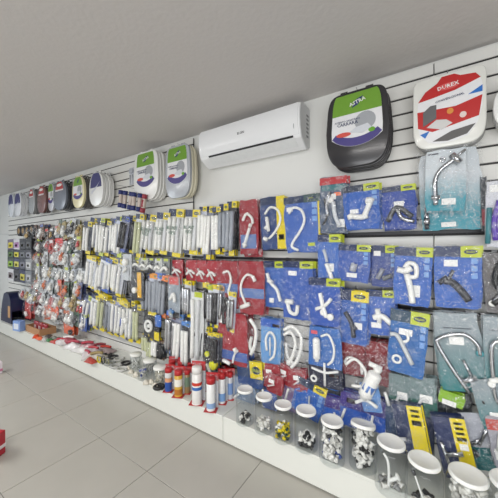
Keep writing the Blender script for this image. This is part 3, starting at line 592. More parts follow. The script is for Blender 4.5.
pk('lime green pack with white sticker under the swan neck tap', (440, 394, 466, 407), .20, (130, 176, 24), None, [], [(.15, -.02, .7, .36)], roll=8, behind=1)
pk('grey teal card tilted at the lower right', (468, 380, 500, 428), .21, TEALG, None, [('spout', CHROME, .007, [(.75, .95), (.7, .6), (.9, .4)]), ('knob', W_, .014, [(.7, .92)])], [(.35, .2, .75, .34)], roll=-14, behind=1, patches=[((30, 34, 40), .22, .5, .3, .56)])
pk('silver sachet beside the right yellow box', (458, 414, 488, 446), .185, (168, 172, 182), None, [('pipe', CHROME, .008, [(.3, .1), (.95, .75)])], roll=-18, behind=0, crk=.014)
pk('dark teal card with chrome fitting, low at right', (464, 436, 494, 470), .17, (40, 112, 116), None, [('pipe', CHROME, .010, [(.1, .75), (.6, .95)]), ('knob', (60, 66, 70), .016, [(.2, .5)])], roll=-12, behind=1)
pk('grey pack with red print at lower right edge', (484, 418, 512, 470), .22, (160, 160, 170), None, [('fitting', W_, .014, [(.3, .4), (.5, .7)])], [(.1, .2, .5, .4)], patches=[((190, 70, 60), 0, .75, .6, .95)], roll=-10, behind=1)

RAIL = M((40, 40, 44), .4)
def rail(label, x0, x1, z, y=-.03):
    r_ = root('display_rail', label, 'rail', ((x0 + x1) / 2, 0, z), 'dark display rails on the wall')
    h_ = (x1 - x0) / 2
    put('bar', bbox(-h_, y - .006, -.011, h_, y + .004, .011, .002), RAIL, r_, False)
    for k in range(int((x1 - x0) / .45) + 2):
        xx = -h_ + .03 + (2 * h_ - .06) * k / (int((x1 - x0) / .45) + 1); put('bracket', bbox(xx - .006, y + .0045, -.014, xx + .006, -.0045, .014, .001), RAIL, r_, False)
rail('dark rail below the top row of blue packs at right', -.53, .9, P(440, 233, .03).z)
rail('dark rail above the grey teal tap cards', -.2, .9, P(450, 313, .03).z)
rail('dark rail between the upper tube packs and the red packs', xm + .02, -.6, P(250, 259.5, .03).z)
rail('dark rail under the upper row of tube packs at left', -4.2, xm - .02, 1.425)
rail('dark rail between second and third rows of tube packs', -4.2, xm - .02, .93)
# ================================================================== LONG PACKS, middle and left
def longp(desc, bb, off, kind='white', roll=0, head='split', foot=True, group='long narrow packs in the middle', behind=1, tubes=2, hc=NAVY, wide=False, txt=None, lc=YEL, nxx=5, fm=None, bodycol=None):
    roll += random.uniform(-3.5, 3.5) + (5 if bb[0] < 130 else 2.5); _j = random.uniform(-2.5, 2.5) * (.5 if wide else 1); bb = (bb[0] - .8, bb[1] + _j * .6, bb[2] + .8, bb[3] + _j)
    tc = {'white': W_, 'black': (34, 34, 38), 'chrome': CHROME, 'mix': (196, 200, 160), 'grey': (150, 156, 166)}[kind]
    if bodycol is None and not wide: bodycol = random.choice([None, (196, 202, 220), (70, 76, 92), (128, 134, 158), (40, 42, 48), (210, 214, 224)])
    off += random.choice([-.015, 0, .015, .03])
    pr = []
    for k in range(tubes):
        a = (k + .7) / (tubes + .4); j = random.uniform(-.06, .06)
        pr.append(('pipe', tc if k % 3 < 2 or kind != 'white' else (212, 214, 216), .0 + min(.016, .35 * (P(bb[2], 250, off).x - P(bb[0], 250, off).x) / tubes), [(a, .1), (a + j, .5), (a, .82)]))
    pa = []
    if foot: pa.append((lc if foot is True else foot, .42, 0, .97, random.uniform(.07, .12))); pa.append((NAVY, .05, 0, .42, .08))
    return pk(desc, bb, off, bodycol, head == 'split', pr, [], roll=roll, filmd=.012, crk=.005, patches=pa, behind=behind, group=group, name='tube_pack', hh=.15 if wide else random.uniform(.08, .13), hc=hc, lc=lc, split=.5, nx=nxx, txt=txt, filmmat=fm, hk=False)
def rowA(u): # top and bottom of the upper row at pixel column u (fixed heights on the wall)
    return P(u, 250, .15)
def zrow(u0, u1, zt, zb, off=.15):
    uc = (u0 + u1) / 2; d = ray(uc, 250); t = (-off - EYE.y) / d.y
    return (u0, 250 - (zt - 1.5) / t * FOC, u1, 250 - (zb - 1.5) / t * FOC)
top = [(85.5, 92, 'white', 5, YEL), (92, 99, 'white', 5, YEL), (98.5, 105, 'white', 4, LIME), (104.5, 111.5, 'white', 3, YEL), (112, 118, 'white', 0, M((60, 80, 150), .4)), (117.5, 124, 'white', 0, LIME),
       (123.5, 130, 'black', 8, M((50, 80, 170), .4)), (130, 137.5, 'black', 8, YEL), (137.5, 144, 'mix', 4, YEL), (144.5, 158, 'white', 5, YEL), (158.5, 170, 'white', 4, YEL), (170.5, 184, 'white', 3, YEL),
       (187, 200, 'white', 2, YEL), (200.5, 206.5, 'white', 2, YEL), (207, 213, 'white', 1, YEL), (213.5, 220, 'white', 0, YEL), (220.5, 228, 'grey', 0, YEL), (228.5, 236.5, 'grey', 0, YEL)]
for i, (a, b, k, r_, lc) in enumerate(top):
    wide = b - a > 10
    GT = M((40, 96, 70), .4)
    look = {'white': 'pack of white tubes', 'black': 'pack of black tubes', 'mix': 'pack of pale yellow fittings', 'grey': 'pack of grey tubes'}[k]
    longp('%s%s, %s in the upper row' % ('wide ' if wide else 'slim ', look, ORD[i]), zrow(a, b, 1.87 + .015 * (i % 3), 1.44 + .02 * math.sin(i * 2.1), .15), .15, k, r_, tubes=3 if wide else 2, lc=lc, wide=wide,
          txt=[('BLUKIT', .22, .5, .6, GT), ('FLEX', .2, .5, .5, GT)] if wide else None, group='upper row of tube packs', bodycol=(222, 224, 222) if wide else None, behind=2)
# second row
second = [(88, 96, 'white', 3, YEL), (95, 103, 'white', 6, YEL), (102, 112, 'white', 8, M((30, 90, 190), .4)), (111, 118, 'white', 6, YEL), (117, 125, 'white', 5, YEL), (131, 138, 'black', 0, YEL)]
for i, (a, b, k, r_, lc) in enumerate(second):
    longp('pack of %s tubes, %s in second row' % (k, ORD[i]), zrow(a, b, 1.38 - .01 * (i % 2), .95 + .03 * math.sin(i * 3.), .16), .16, k, r_, tubes=2, lc=lc, hc=NAVY if i % 3 else lc, group='second row of tube packs', bodycol=(214, 218, 226) if i in (2,) else None, behind=2)
third = [(86, 93, 'white', 6, LIME), (93, 100, 'white', 6, YEL), (100, 107, 'mix', 4, YEL), (107, 115, 'grey', 3, YEL), (114, 121, 'white', 3, YEL), (121, 128, 'white', 2, YEL), (129, 135, 'white', 0, YEL), (135, 141, 'mix', 0, YEL)]
for i, (a, b, k, r_, lc) in enumerate(third):
    longp('%s tube pack, %s in third row' % ({'mix': 'pale yellow'}.get(k, k), ORD[i]), zrow(a, b, .90 - .02 * (i % 2), .44 + .02 * math.sin(i * 3.), .18), .18, k, r_, tubes=2, lc=lc, hc=lc if i in (2, 5) else NAVY, group='third row of tube packs', behind=2, bodycol=(150, 156, 190) if i in (0, 4) else None)
# middle long ones 144-236
mid = [(144, 151, 1.24, .80, 'grey', M((60, 110, 200), .4)), (151, 157, 1.24, .8, 'grey', M((230, 150, 30), .4)), (157, 162, 1.23, .8, 'grey', M((60, 110, 200), .4)), (162, 168, 1.22, .78, 'grey', M((230, 120, 30), .4)),
       (181, 186, 1.20, .86, 'chrome', YEL), (186, 191, 1.20, .86, 'chrome', YEL), (204, 209, 1.18, .82, 'black', YEL), (209, 214, 1.18, .82, 'chrome', LIME), (214, 219, 1.18, .8, 'black', YEL), (219, 224, 1.16, .84, 'chrome', M((224, 140, 30), .4)), (224, 230, 1.14, .82, 'black', YEL), (230, 236, 1.14, .8, 'chrome', YEL)]
for i, (a, b, zt, zb, k, lc) in enumerate(mid):
    longp('slender %s tube pack, %s in middle row' % (k, ORD[i]), zrow(a, b, zt, zb, .16), .16, k, 0, tubes=2, lc=lc, hc=lc, group='middle row of slender packs', behind=2)
mid2 = [(168, 172, .86, .42, 'chrome', M((60, 110, 200), .4)), (172, 177, .85, .40, 'chrome', M((90, 40, 50), .4)), (177, 183, .84, .36, 'white', M((50, 120, 200), .4)), (183, 190, .80, .36, 'white', M((40, 120, 200), .4)), (204, 209, .78, .48, 'black', YEL), (209, 214, .74, .5, 'black', YEL), (214, 219, .74, .46, 'black', YEL),
        (144, 149, .56, .36, 'mix', YEL), (149, 154, .56, .36, 'mix', YEL), (154, 159, .55, .34, 'white', YEL), (159, 164, .54, .34, 'black', M((110, 70, 30), .4))]
for i, (a, b, zt, zb, k, lc) in enumerate(mid2):
    longp('short %s tube pack, %s in lowest row' % ({'mix': 'yellow'}.get(k, k), ORD[i]), zrow(a, b, zt, zb, .18), .18, k, 0, tubes=2, lc=lc, hc=lc, group='lowest row of slender packs', behind=1)
pk('tall white bag of folded hoses in the middle', zrow(191, 204, 1.1, .42, .2), .2, (222, 224, 224), None, [('hose', W_, .015, [(.25, .1), (.3, .5), (.25, .9)]), ('hose', (214, 216, 218), .015, [(.7, .1), (.65, .5), (.75, .9)]), ('knob', (40, 40, 44), .012, [(.4, .42)])], behind=1, group='middle hanging packs', patches=[(LIME, .3, .93, .9, 1)])
pk('clear bag with red top and blue foot', zrow(168.5, 180, 1.22, .82, .2), .2, (150, 160, 170), None, [('fitting', W_, .014, [(.3, .45), (.6, .6), (.7, .4)]), ('fitting', (60, 120, 180), .014, [(.3, .2), (.6, .14)])], patches=[((206, 56, 48), .1, .82, .9, 1.0), (BLACK, .4, .0, .95, .14)], group='middle hanging packs', filmmat=MILK)
pk('black card with round white floor drain', zrow(144, 160, .84, .55, .2), .2, (32, 34, 40), None, [('ring', W_, .013, [(.42, .46), (.62, .46)]), ('disc', W_, .018, [(.42, .46)])], patches=[(YEL, .3, .86, .8, 1), (YEL, .7, .0, 1, .3)], group='middle hanging packs')
pk('blue capped pack above the yellow strips', zrow(155, 161, .82, .7, .22), .22, (30, 100, 190), None, [], group='middle hanging packs', behind=0)
pk('black card with yellow strip and white knob', zrow(131, 144, 1.26, .93, .2), .2, (34, 36, 44), None, [('knob', W_, .03, [(.4, .35)])], patches=[(M((232, 178, 24), .4), .5, .1, .8, 1.0)], group='middle hanging packs')
pk('clear bag with white round valve, high in the middle', zrow(123, 132, 1.44, 1.14, .2), .2, (190, 194, 198), None, [('knob', W_, .035, [(.5, .7)]), ('fitting', W_, .012, [(.3, .3), (.6, .5)]), ('knob', (50, 52, 60), .012, [(.55, .72)])], group='middle hanging packs')
for i, (a, b, c_) in enumerate(((133, 141, (150, 152, 160)), (141, 148, (196, 198, 190)), (148, 155, (66, 68, 74)), (155, 162, (206, 208, 206)), (162, 170, (120, 124, 126)))):
    pk('small %s bag of shower parts, %s under the upper tube packs' % (('grey', 'pale', 'black', 'white', 'dull')[i], ORD[i]), zrow(a, b, 1.40, 1.26 - .01 * i, .16), .16, c_, None, [('fitting', W_, .013, [(.1, .3), (.5, .5), (.9, .35)]), ('knob', GREY, .014, [(.4, .65)])], patches=[(LIME, .3, .85, .8, 1)], group='small shower part bags', behind=1)
pk('long black shower arm lying across the packs', zrow(134, 152, 1.27, 1.235, .2), .2, None, None, [('shower_arm', (34, 34, 38), .008, [(.0, .5), (.4, .6), (1, .2)])], filmd=0, behind=0, hk=False, name='shower_arm', cat='shower arm')
pk('clear bag with blue handle and white flush parts', zrow(120, 132, .82, .52, .2), .2, (120, 130, 150), None, [('knob', W_, .03, [(.6, .55)]), ('fitting', (60, 90, 180), .014, [(.2, .3), (.3, .6)]), ('fitting', W_, .012, [(.4, .9), (.5, .2)])], group='middle hanging packs')
pk('blue pack low beside the white hoses bag', zrow(172, 190, .42, .26, .16), .16, (36, 90, 180), None, [('fitting', W_, .01, [(.1, .8), (.9, .6)])], group='middle hanging packs', behind=1)
pk('black lever card with lime dot', zrow(205, 220, .60, .34, .2), .2, (34, 38, 44), None, [('lever', W_, .01, [(.2, .5), (.4, .3), (.6, .1)]), ('knob', (216, 220, 20), .022, [(.25, .85)]), ('knob', (224, 224, 20), .035, [(.7, .55)])], group='middle hanging packs')

# ================================================================== FAR LEFT: many small packs
def small(desc, x, z, wd, h, off, typ, c, prod, group, seed):
    k_ = (2.07 - .2) / (2.07 - off); x *= k_; z = 1.5 + (z - 1.5) * k_; wd *= k_ * 1.12; h *= k_ * 1.18; z -= h * .13; off += .05
    if typ == 'bag':
        pr = [('fitting', prod, min(.018, wd * .2), [(.2, .3), (.5, .55), (.8, .35)]), ('knob', tuple(max(0, int(q * .85)) for q in prod), min(.022, wd * .22), [(.35, .25), (.6, .7)])]
        pk_world(desc, x, z, wd, h, off, seed, c, None, pr, [], name='fitting_bag', cat='bag', filmd=.02, crk=.008, behind=1, group=group, hk=False, nx=4, filmmat=MILK, roll=random.uniform(-14, 14))
    elif typ == 'card':
        pr = [('knob', prod, min(.022, wd * .28), [(.5, .35)]), ('fitting', prod, min(.012, wd * .12), [(.3, .2), (.55, .5), (.7, .6)])]
        pk_world(desc, x, z, wd, h, off, seed, c, None, pr, [], name='blister_card', cat='card', filmd=.012, crk=.004, behind=2, group=group, hk=False, nx=4, patches=[(M(random.choice([(190, 200, 60), (220, 60, 50), (60, 90, 170), (236, 236, 236)]), .4), .1, .76, .9, .95)])
    else:
        pk_world(desc, x, z, wd, h, off, seed, c, None, [], [], name='carton', cat='box', filmd=0, behind=1, group=group, hk=False, thick=.05, patches=[(M(prod, .4), .15, .2, .85, .7), (M((232, 220, 60), .4), .3, .3, .6, .5)])
CN = {(206, 210, 212): 'white', (170, 176, 180): 'grey', (60, 62, 66): 'black', (176, 66, 58): 'red', (204, 108, 66): 'orange', (122, 96, 82): 'brown', (66, 96, 78): 'green', (176, 160, 110): 'tan', (70, 84, 136): 'blue', (190, 196, 206): 'pale blue'}
inv = {v: k for k, v in CN.items()}
PR = {'white': W_, 'grey': (196, 198, 200), 'orange': (214, 110, 60), 'red': (190, 60, 60), 'brass': (190, 160, 100), 'black': (50, 50, 54)}
rows = [ # z bottom, z top, x range, palette
    (1.70, 1.90, -4.75, -3.98, ['green', 'tan', 'white', 'green', 'white', 'tan'], ['white', 'black', 'brass']),
    (1.70, 1.90, -5.85, -4.8, ['black', 'black', 'brown', 'brown', 'white', 'black', 'grey'], ['white', 'brass', 'black']),
    (1.49, 1.67, -5.55, -3.98, ['black', 'brown', 'white', 'black', 'red', 'grey', 'white', 'grey', 'green', 'white', 'white', 'tan'], ['white', 'red', 'grey', 'black']),
    (1.27, 1.46, -5.75, -3.98, ['orange', 'brown', 'orange', 'white', 'black', 'red', 'white', 'white', 'white', 'grey', 'white', 'black'], ['white', 'grey', 'orange', 'white']),
    (1.05, 1.24, -5.6, -3.98, ['white', 'white', 'grey', 'white', 'green', 'white', 'white', 'white', 'pale blue', 'white', 'grey'], ['white', 'white', 'grey', 'brass']),
    (.83, 1.02, -5.9, -3.98, ['red', 'orange', 'white', 'white', 'green', 'white', 'pale blue', 'white', 'white', 'brown', 'blue'], ['white', 'white', 'orange', 'grey']),
    (.61, .80, -6.2, -3.98, ['white', 'white', 'grey', 'brown', 'white', 'grey', 'pale blue', 'white', 'red', 'white', 'tan', 'blue'], ['white', 'brass', 'red']),
    (.40, .59, -5.75, -3.98, ['red', 'black', 'grey', 'orange', 'orange', 'white', 'grey', 'white', 'orange', 'grey', 'green', 'blue'], ['black', 'white', 'orange']),
]
rowname = ['topmost short row', 'far left row', 'second small row', 'third small row', 'fourth small row', 'fifth small row', 'sixth small row', 'lowest small row']
rnd = random.Random(11)
for ri, (z0, z1, xa, xb, pal, pp) in enumerate(rows):
    n = int((xb - xa) / .118); 
    for i in range(n):
        cn = pal[int(i * len(pal) / n)]
        if rnd.random() < .25: cn = rnd.choice(pal)
        pn_ = rnd.choice(pp); typ = rnd.choice(['bag', 'bag', 'card']) if cn not in ('black', 'brown') else rnd.choice(['card', 'bag'])
        x = xa + (i + .5) * (xb - xa) / n
        small('small %s %s of %s parts, %s in %s' % (cn, typ, pn_, ORD[i], rowname[ri]), x + rnd.uniform(-.02, .02), z0 + rnd.uniform(-.035, .03), .104 + rnd.uniform(-.025, .03), z1 - z0 + rnd.uniform(-.05, .03), .15 + rnd.uniform(-.02, .02), typ, inv[cn], PR[pn_], rowname[ri], ri * 50 + i * 1.7)
# cartons and rolls at the very left end
XLE = [P(u, 250, .15).x for u in (11, 17, 23, 29, 35)]
for ri, (v0, v1, spec) in enumerate(((240.5, 249.5, [('yellow and purple', (120, 110, 130), (226, 210, 60)), ('white', (214, 214, 218), (170, 120, 170)), ('dark', (54, 54, 60), (80, 80, 84)), ('black', (40, 40, 44), (90, 90, 92))]),
                                     (250.5, 259, [('dark green', (50, 62, 56), (90, 120, 60)), ('navy', (50, 52, 76), (220, 210, 60)), ('charcoal', (58, 60, 66), (110, 112, 116)), ('deep grey', (66, 66, 74), (140, 140, 150))]),
                                     (260.5, 269, [('green', (70, 84, 70), (150, 190, 60)), ('blue', (60, 66, 100), (210, 205, 90)), ('slate', (62, 64, 76), (120, 120, 130)), ('light grey', (150, 152, 156), (200, 200, 200))]),
                                     (271, 283, [('white round', (214, 214, 216), (120, 110, 112)), ('black plain', (44, 44, 48), (70, 70, 72)), ('navy and yellow', (48, 52, 84), (196, 186, 70)), ('grey', (120, 124, 130), (180, 180, 184))]))):
    for i, (nm, c_, p_) in enumerate(spec):
        a, b = XLE[i] + .012, XLE[i + 1] - .012; um = 14 + i * 6; zt, zb = P(um, v0, .15).z, P(um, v1, .15).z
        if ri == 3: zt, zb = 1.12, .93
        if ri == 0: zt, zb = 1.68, 1.51
        if ri == 1: zt, zb = 1.49, 1.345
        if ri == 2: zt, zb = 1.325, 1.16
        small('%s carton in stack %s from left end, shelf row %s' % (nm, ORD[i], ORD[ri]), (a + b) / 2, zb, b - a, zt - zb, .15, 'box', c_, p_, 'cartons at the left end', ri)
for i in range(4):
    x = P(22 + i * 4.2, 231, .15).x
    r_ = root('tape_roll', 'black tape roll on the top left hook, %s from the left' % ORD[i], 'roll', (x, -.15, 1.74), 'black rolls at top left'); hook(x, 1.822, -.2, -.006, 'metal hook through the %s black tape roll' % ORD[i], 'metal hooks along the wall')
    prof = [(.05, -.05), (.085, -.05), (.09, -.045), (.09, .045), (.085, .05), (.05, .05)]
    put('tape', xf(lathe(prof, 22, False), (0, 0, .085), (math.pi / 2, 0, 0)), M((36, 34, 36), .5), r_)
    put('core', xf(lathe([(.044, -.051), (.05, -.051), (.05, .051), (.044, .051), (.044, -.051)], 20, False), (0, 0, .085), (math.pi / 2, 0, 0)), M((176, 150, 112), .6), r_)
hook(P(14, 229).x + .2, 1.79, -.35, -.002, 'long bare metal hook sticking out at the far left end', None)
pk('bright orange pack low at the far left', zrow(47, 58, .66, .44, .22), .22, (232, 92, 36), None, [('fitting', (240, 220, 210), .02, [(.2, .6), (.6, .4)])], group='left hanging packs', crk=.012, roll=-10)
pk('red pack beside the navy bin', zrow(25, 31, .60, .30, .2), .2, (190, 54, 48), None, [('fitting', W_, .02, [(.4, .4), (.6, .2)])], group='left hanging packs')
pk('orange topped card near the plinth, under the orange pack', zrow(64, 74, .46, .28, .2), .2, (222, 96, 50), None, [('knob', BLACK, .03, [(.8, .3)])], group='left hanging packs')
pk('red pack in the second small row, larger than its neighbours', zrow(55, 63, 1.66, 1.46, .2), .2, (210, 48, 46), None, [('fitting', W_, .02, [(.3, .3), (.7, .4)])], group='left hanging packs')
pk('blue and yellow pack left of the third row tube packs', zrow(80, 87, .62, .40, .2), .2, (38, 76, 150), True, [('fitting', W_, .015, [(.3, .3), (.7, .4)])], group='left hanging packs')

# navy / red bundle of flexible connectors below the white toilet seat
for i in range(6):
    u = 120 + i * 4.6; x = P(u, 200, .2).x; zdrop = .012 * i
    r_ = root('connector_pack', '%s connector pack in the bundle under the white toilet seat' % ORD[i], 'pack', (x, -.2 - .01 * (i % 2), P(u, 211, .2).z + .03 - zdrop), 'bundle of connector packs', (0, math.radians(6 + 4 * (i % 3)), 0))
    c_ = (40, 50, 110) if i < 5 else (150, 52, 66); h_ = .20
    put('body', tube([(0, 0, .0), (.006, 0, h_ * .5), (0, 0, h_)], .024, 8), M((190, 176, 166), .3, coat=.5), r_)
    put('top_label', tube([(0, 0, h_ * .76), (0, 0, h_ * 1.0)], .028, 8), M(c_, .4), r_); put('bottom_label', tube([(0, 0, 0), (0, 0, h_ * .26)], .028, 8), M(c_, .4), r_)
    hook(x, r_.location.z + h_ - .006, -.2, -.006, 'metal hook holding the %s connector pack of the bundle' % ORD[i], 'metal hooks along the wall')
    if i == 5: put('side_label', tube([(0, 0, h_ * .3), (0, 0, h_ * .7)], .027, 8), M((150, 60, 70), .4), r_)
hook(P(128, 189, .2).x, P(128, 189, .2).z + .01, -.36, -.002)
r_ = root('tag_holder', 'pale grey plastic tag holder on the slat wall left of the white toilet seat', 'holder', P(132, 184, .03)); 
put('plate', bbox(-.05, -.004, -.02, .05, .004, .19, .004), M((196, 198, 204), .35), r_, False)
put('clip', bbox(-.035, -.02, .12, .035, -.0045, .17, .004), M((176, 180, 188), .35), r_, False)
for s in (-1, 1): put('stem', tube([(s * .025, .0, -.02), (s * .025, -.012, .1)], .006, 6), M((160, 164, 170), .3), r_)

# ================================================================== JARS ON THE PLINTH
def heap(r, h, n, cols, seed, size=.012, z0=.006):
    rn = random.Random(seed); out = {}
    for k in range(n):
        c_ = rn.choice(cols); a = rn.uniform(0, 6.28); rr = (r - size) * math.sqrt(rn.random()); z = z0 + size * .6 + (h) * rn.random() ** .9
        L = size * rn.uniform(.7, 1.7); d = Vector((rn.uniform(-1, 1), rn.uniform(-1, 1), rn.uniform(-.8, .8))).normalized() * L
        c0 = Vector((rr * math.cos(a), rr * math.sin(a), z))
        for q in (c0 - d * .5, c0 + d * .5):
            m = math.hypot(q.x, q.y)
            if m > r - size * .5: q.x *= (r - size * .5) / m; q.y *= (r - size * .5) / m
            q.z = max(z0 + size * .4, q.z)
        p0, p1 = c0 - d * .5, c0 + d * .5
        for p in (p0, p1):
            m = math.hypot(p.x, p.y)
            if m > r - size * .6: p.x *= (r - size * .6) / m; p.y *= (r - size * .6) / m
            p.z = max(z0 + size * .5, p.z)
        t1 = tube([tuple(p0), tuple(p1)], size * .42, 7, 1); t2 = tube([tuple(p1 - (p1 - p0) * .25), tuple(p1)], size * .62, 7, 1)
        out.setdefault(c_, []).append(join(t1, t2))
    return out
def jar(label, u, v, wpx, hpx, contents, jt='jar', lidcol=(240, 240, 236), tilt=0, zz=None):
    p = G(u, v, PT); z = (p - EYE).dot(FW); r = wpx / FOC * z / 2 * .99; h = hpx / FOC * z * .88
    r_ = root('plastic_jar', 'clear plastic jar ' + label, 'jar', p, 'clear jars with white lids')
    prof = [(r * .9, .0), (r, .008), (r, h * .45), (r * .995, h * .78), (r * .93, h * .86), (r * .8, h * .9), (r * .8, h * .94)]
    inner = [(a - .0018, b + (.0018 if b < .01 else 0)) for a, b in prof]
    put('jar_body', lathe(prof, 28, False), GLASS, r_)
    put('jar_base', lathe([(.001, .0015), (r * .6, .001), (r * .9, .0005)], 28, False), GLASS, r_)
    put('neck_ring', xf(lathe([(r * .8, h * .885), (r * .86, h * .895), (r * .8, h * .905)], 28, False)), GLASS, r_)
    lr = r * .86
    lid = lathe([(lr, 0), (lr * 1.0, .002), (lr, .013), (lr * .97, .017), (lr * .9, .018), (lr * .88, .017), (.002, .017)], 32)
    lid = xf(lid, (0, 0, h * .915), (math.radians(tilt), 0, 0))
    lo = put('lid', lid, M(lidcol, .4), r_)
    rid = join(*[xf(box(lr - .0005, -.0012, .003, lr + .001, .0012, .012), (0, 0, h * .915), (0, 0, 2 * math.pi * k / 30)) for k in range(30)])
    put('lid_ridges', rid, M(lidcol, .4), lo, False, 'stuff')
    for (kind, n, cols, fill, size, seed, lbl) in contents:
        d = heap(r * .95, h * fill, int(n * .8), cols, seed, size * 1.45); 
        rt = root('jar_contents', lbl, 'fittings', p + Vector((0, 0, .001))); rt['kind'] = 'stuff'
        # one object carrying every colour
        allv = []; mats = []; idx = []
        for ci, (c_, lst) in enumerate(d.items()):
            vf = join(*lst); allv.append(vf); mats.append(M(c_, .4)); idx += [ci] * len(vf[1])
        vf = join(*allv); bpy.data.objects.remove(rt)
        ob = put('jar_contents', vf, mats[0]); ob.location = p + Vector((0, 0, .001))
        for m_ in mats[1:]: ob.data.materials.append(m_)
        ob.data.polygons.foreach_set('material_index', idx); tag(ob, lbl, 'fittings', None, 'stuff')
    return r_, p, r, h
W2 = (240, 238, 232); K2 = (44, 44, 46)
jar('nearest the silicone cartridges, with few white rings', 245, 423, 18, 39, [('p', 26, [W2, W2, K2], .16, .016, 1, 'few white rings and one black part at the jar bottom')])
jar('holding white plugs, second from the left', 264, 431, 19, 40, [('p', 70, [W2, (222, 220, 210)], .24, .014, 2, 'white plugs heaped low in the second jar')])
jar('holding yellow and green caps', 283, 440, 20, 41, [('p', 90, [(232, 210, 30), (232, 210, 30), (36, 70, 54), W2], .36, .014, 3, 'yellow and dark green caps in a jar')])
jar('holding black and white knobs', 306, 448, 23, 44, [('p', 40, [W2, W2, W2, K2], .28, .020, 4, 'black and white knobs in a jar'), ('p', 40, [K2], .1, .018, 14, 'black rubber rings under the knobs')])
jar('nearly full of white and blue plugs', 332, 461, 25, 47, [('p', 170, [W2, W2, W2, (50, 50, 54), W2, W2], .72, .015, 5, 'white plugs with some black filling a jar'), ('p', 12, [(34, 70, 150)], .5, .018, 15, 'blue plugs among the white ones')])
r_, p, r, h = jar('with tilted lid pushed up by a long white handle', 363, 467, 27, 50, [('p', 110, [W2, K2, W2, W2, W2], .7, .019, 6, 'white and black tap parts in the jar with tilted lid')], tilt=-14)
put('handle', tube([(0, 0, 0), (.004, 0, .09), (0, 0, .17)], .007, 8), WHITE, tag(root('plastic_rod', 'long white plastic handle standing inside the jar with tilted lid', 'handle', p + Vector((.01, -.03, .035))), 'long white plastic handle standing inside the jar with tilted lid', 'handle'))
r_, p, r, h = jar('with a white elbow pipe standing inside', 391, 490, 30, 56, [('p', 16, [W2, (150, 150, 150)], .1, .018, 7, 'loose grey and white bits under the elbow pipe')])
q = root('pipe_elbow', 'white elbow pipe standing inside a jar', 'pipe', p + Vector((0, 0, .012)))
put('riser', tube([(-.01, -.02, 0), (-.008, -.02, .09), (-.015, -.018, .15), (-.035, -.01, .175)], .007, 10), WHITE, q); put('branch', tube([(-.008, -.02, .045), (.02, -.01, .06), (.035, 0, .075)], .01, 10), WHITE, q)
put('flange', xf(lathe([(.016, 0), (.02, .003), (.016, .012)], 16), (.03, -.005, .07), (0, .9, 0)), WHITE, q)
r_, p, r, h = jar('with a long white rod, before the left yellow box', 424, 512, 33, 60, [('p', 30, [W2, (200, 198, 190), K2], .2, .022, 8, 'pale fittings in the jar with the long rod')])
q = root('plastic_rod', 'long thin white rod leaning inside a jar', 'rod', p + Vector((0, 0, .01))); put('rod', tube([(.02, -.03, 0), (-.01, -.03, .09), (-.04, -.02, .17)], .0045, 8), WHITE, q); put('tip', tube([(-.04, -.02, .165), (-.047, -.018, .182)], .009, 8), M((70, 70, 72), .4), q)
jar('of pale bolts, before the right yellow box', 468, 528, 38, 62, [('p', 120, [(232, 230, 224), (206, 204, 196), (180, 178, 172)], .72, .02, 9, 'pale bolts and elbows in the large jar')])
jar('at the lower right picture edge, partly out of frame', 514, 550, 44, 78, [('p', 90, [(120, 122, 124), W2, W2], .6, .022, 10, 'dark and light fittings in the jar at the picture edge')])

# ================================================================== CARTRIDGES ON THE PLINTH
def cart(label, u, v, wpx, hpx, col, capc, bands=(), blister=True, group='silicone cartridges on the plinth', card=True):
    p = G(u, v, PT); z = (p - EYE).dot(FW); r = wpx / FOC * z / 2; h = hpx / FOC * z
    r_ = root('sealant_cartridge', label, 'cartridge', p, group)
    put('tube_body', lathe([(r * .96, .004), (r, .008), (r, h * .8), (r * .9, h * .82)], 20), M(col, .3, coat=.3), r_)
    put('cap', lathe([(r * 1.02, h * .8), (r * 1.02, h * .90), (r * 1.0, h * .95), (r * .9, h * .965), (.002, h * .97)], 20), M(capc, .35), r_)
    for i, (c_, a, b) in enumerate(bands): put('printed_band', lathe([(r * 1.015, h * a), (r * 1.015, h * b)], 20, False), M(c_, .35), r_)
    put('base_ring', lathe([(r * 1.03, 0), (r * 1.03, .008), (r * .9, .008)], 20), M(capc, .35), r_)
    if card:
        put('backing_card', bbox(-r * 1.4, r * 1.05, .0, r * 1.4, r * 1.05 + .003, h * 1.04, .001), M((206, 208, 212), .4), r_, False); put('red_header', bbox(-r * 1.42, r * 1.05 - .0012, h * .8, r * 1.42, r * 1.05 - .0002, h * 1.05, .0004), M((186, 40, 44), .4), r_, False); put('red_header', bbox(-r * 1.42, -r * 1.1, .0002, r * 1.42, r * 1.04, .003, .0004), M((186, 60, 60), .4), r_, False)
        put('blister_shell', xf(film(r * 2.7, h * 1.0, r * 1.9, u, .002, 7, 8), (0, r * 1.0, .002)), MILK, r_)
        r_.rotation_euler = (0, 0, math.radians(25))
    return r_
RB = (184, 42, 46)
cart('blue and red cartridge, leftmost on the plinth', 168.5, 392, 7, 24, (40, 80, 160), RB, [((222, 160, 120), .42, .6), ((220, 220, 220), .58, .8)])
cart('yellow glue bottle card beside the blue cartridge', 178.5, 397, 8, 27, (214, 170, 60), RB, [((236, 232, 220), .4, .66), ((180, 110, 40), .1, .3)])
cart('brown glue bottle behind the yellow one', 187, 394, 6, 24, (150, 120, 80), RB, [((110, 130, 110), .3, .7)])
cart('tall white cartridge with red logo', 197, 404, 10, 38, (232, 230, 226), (232, 230, 226), [((206, 60, 44), .5, .58), ((60, 110, 180), .38, .46), ((206, 60, 44), .8, .86)])
cart('white cartridge with red cap at the plinth edge', 211, 411, 9, 34, (236, 236, 234), RB, [((140, 170, 210), .1, .25)])
cart('white cartridge with red cap, second from the right', 222, 404, 7, 31, (232, 232, 232), RB, [((120, 160, 210), .1, .35)])
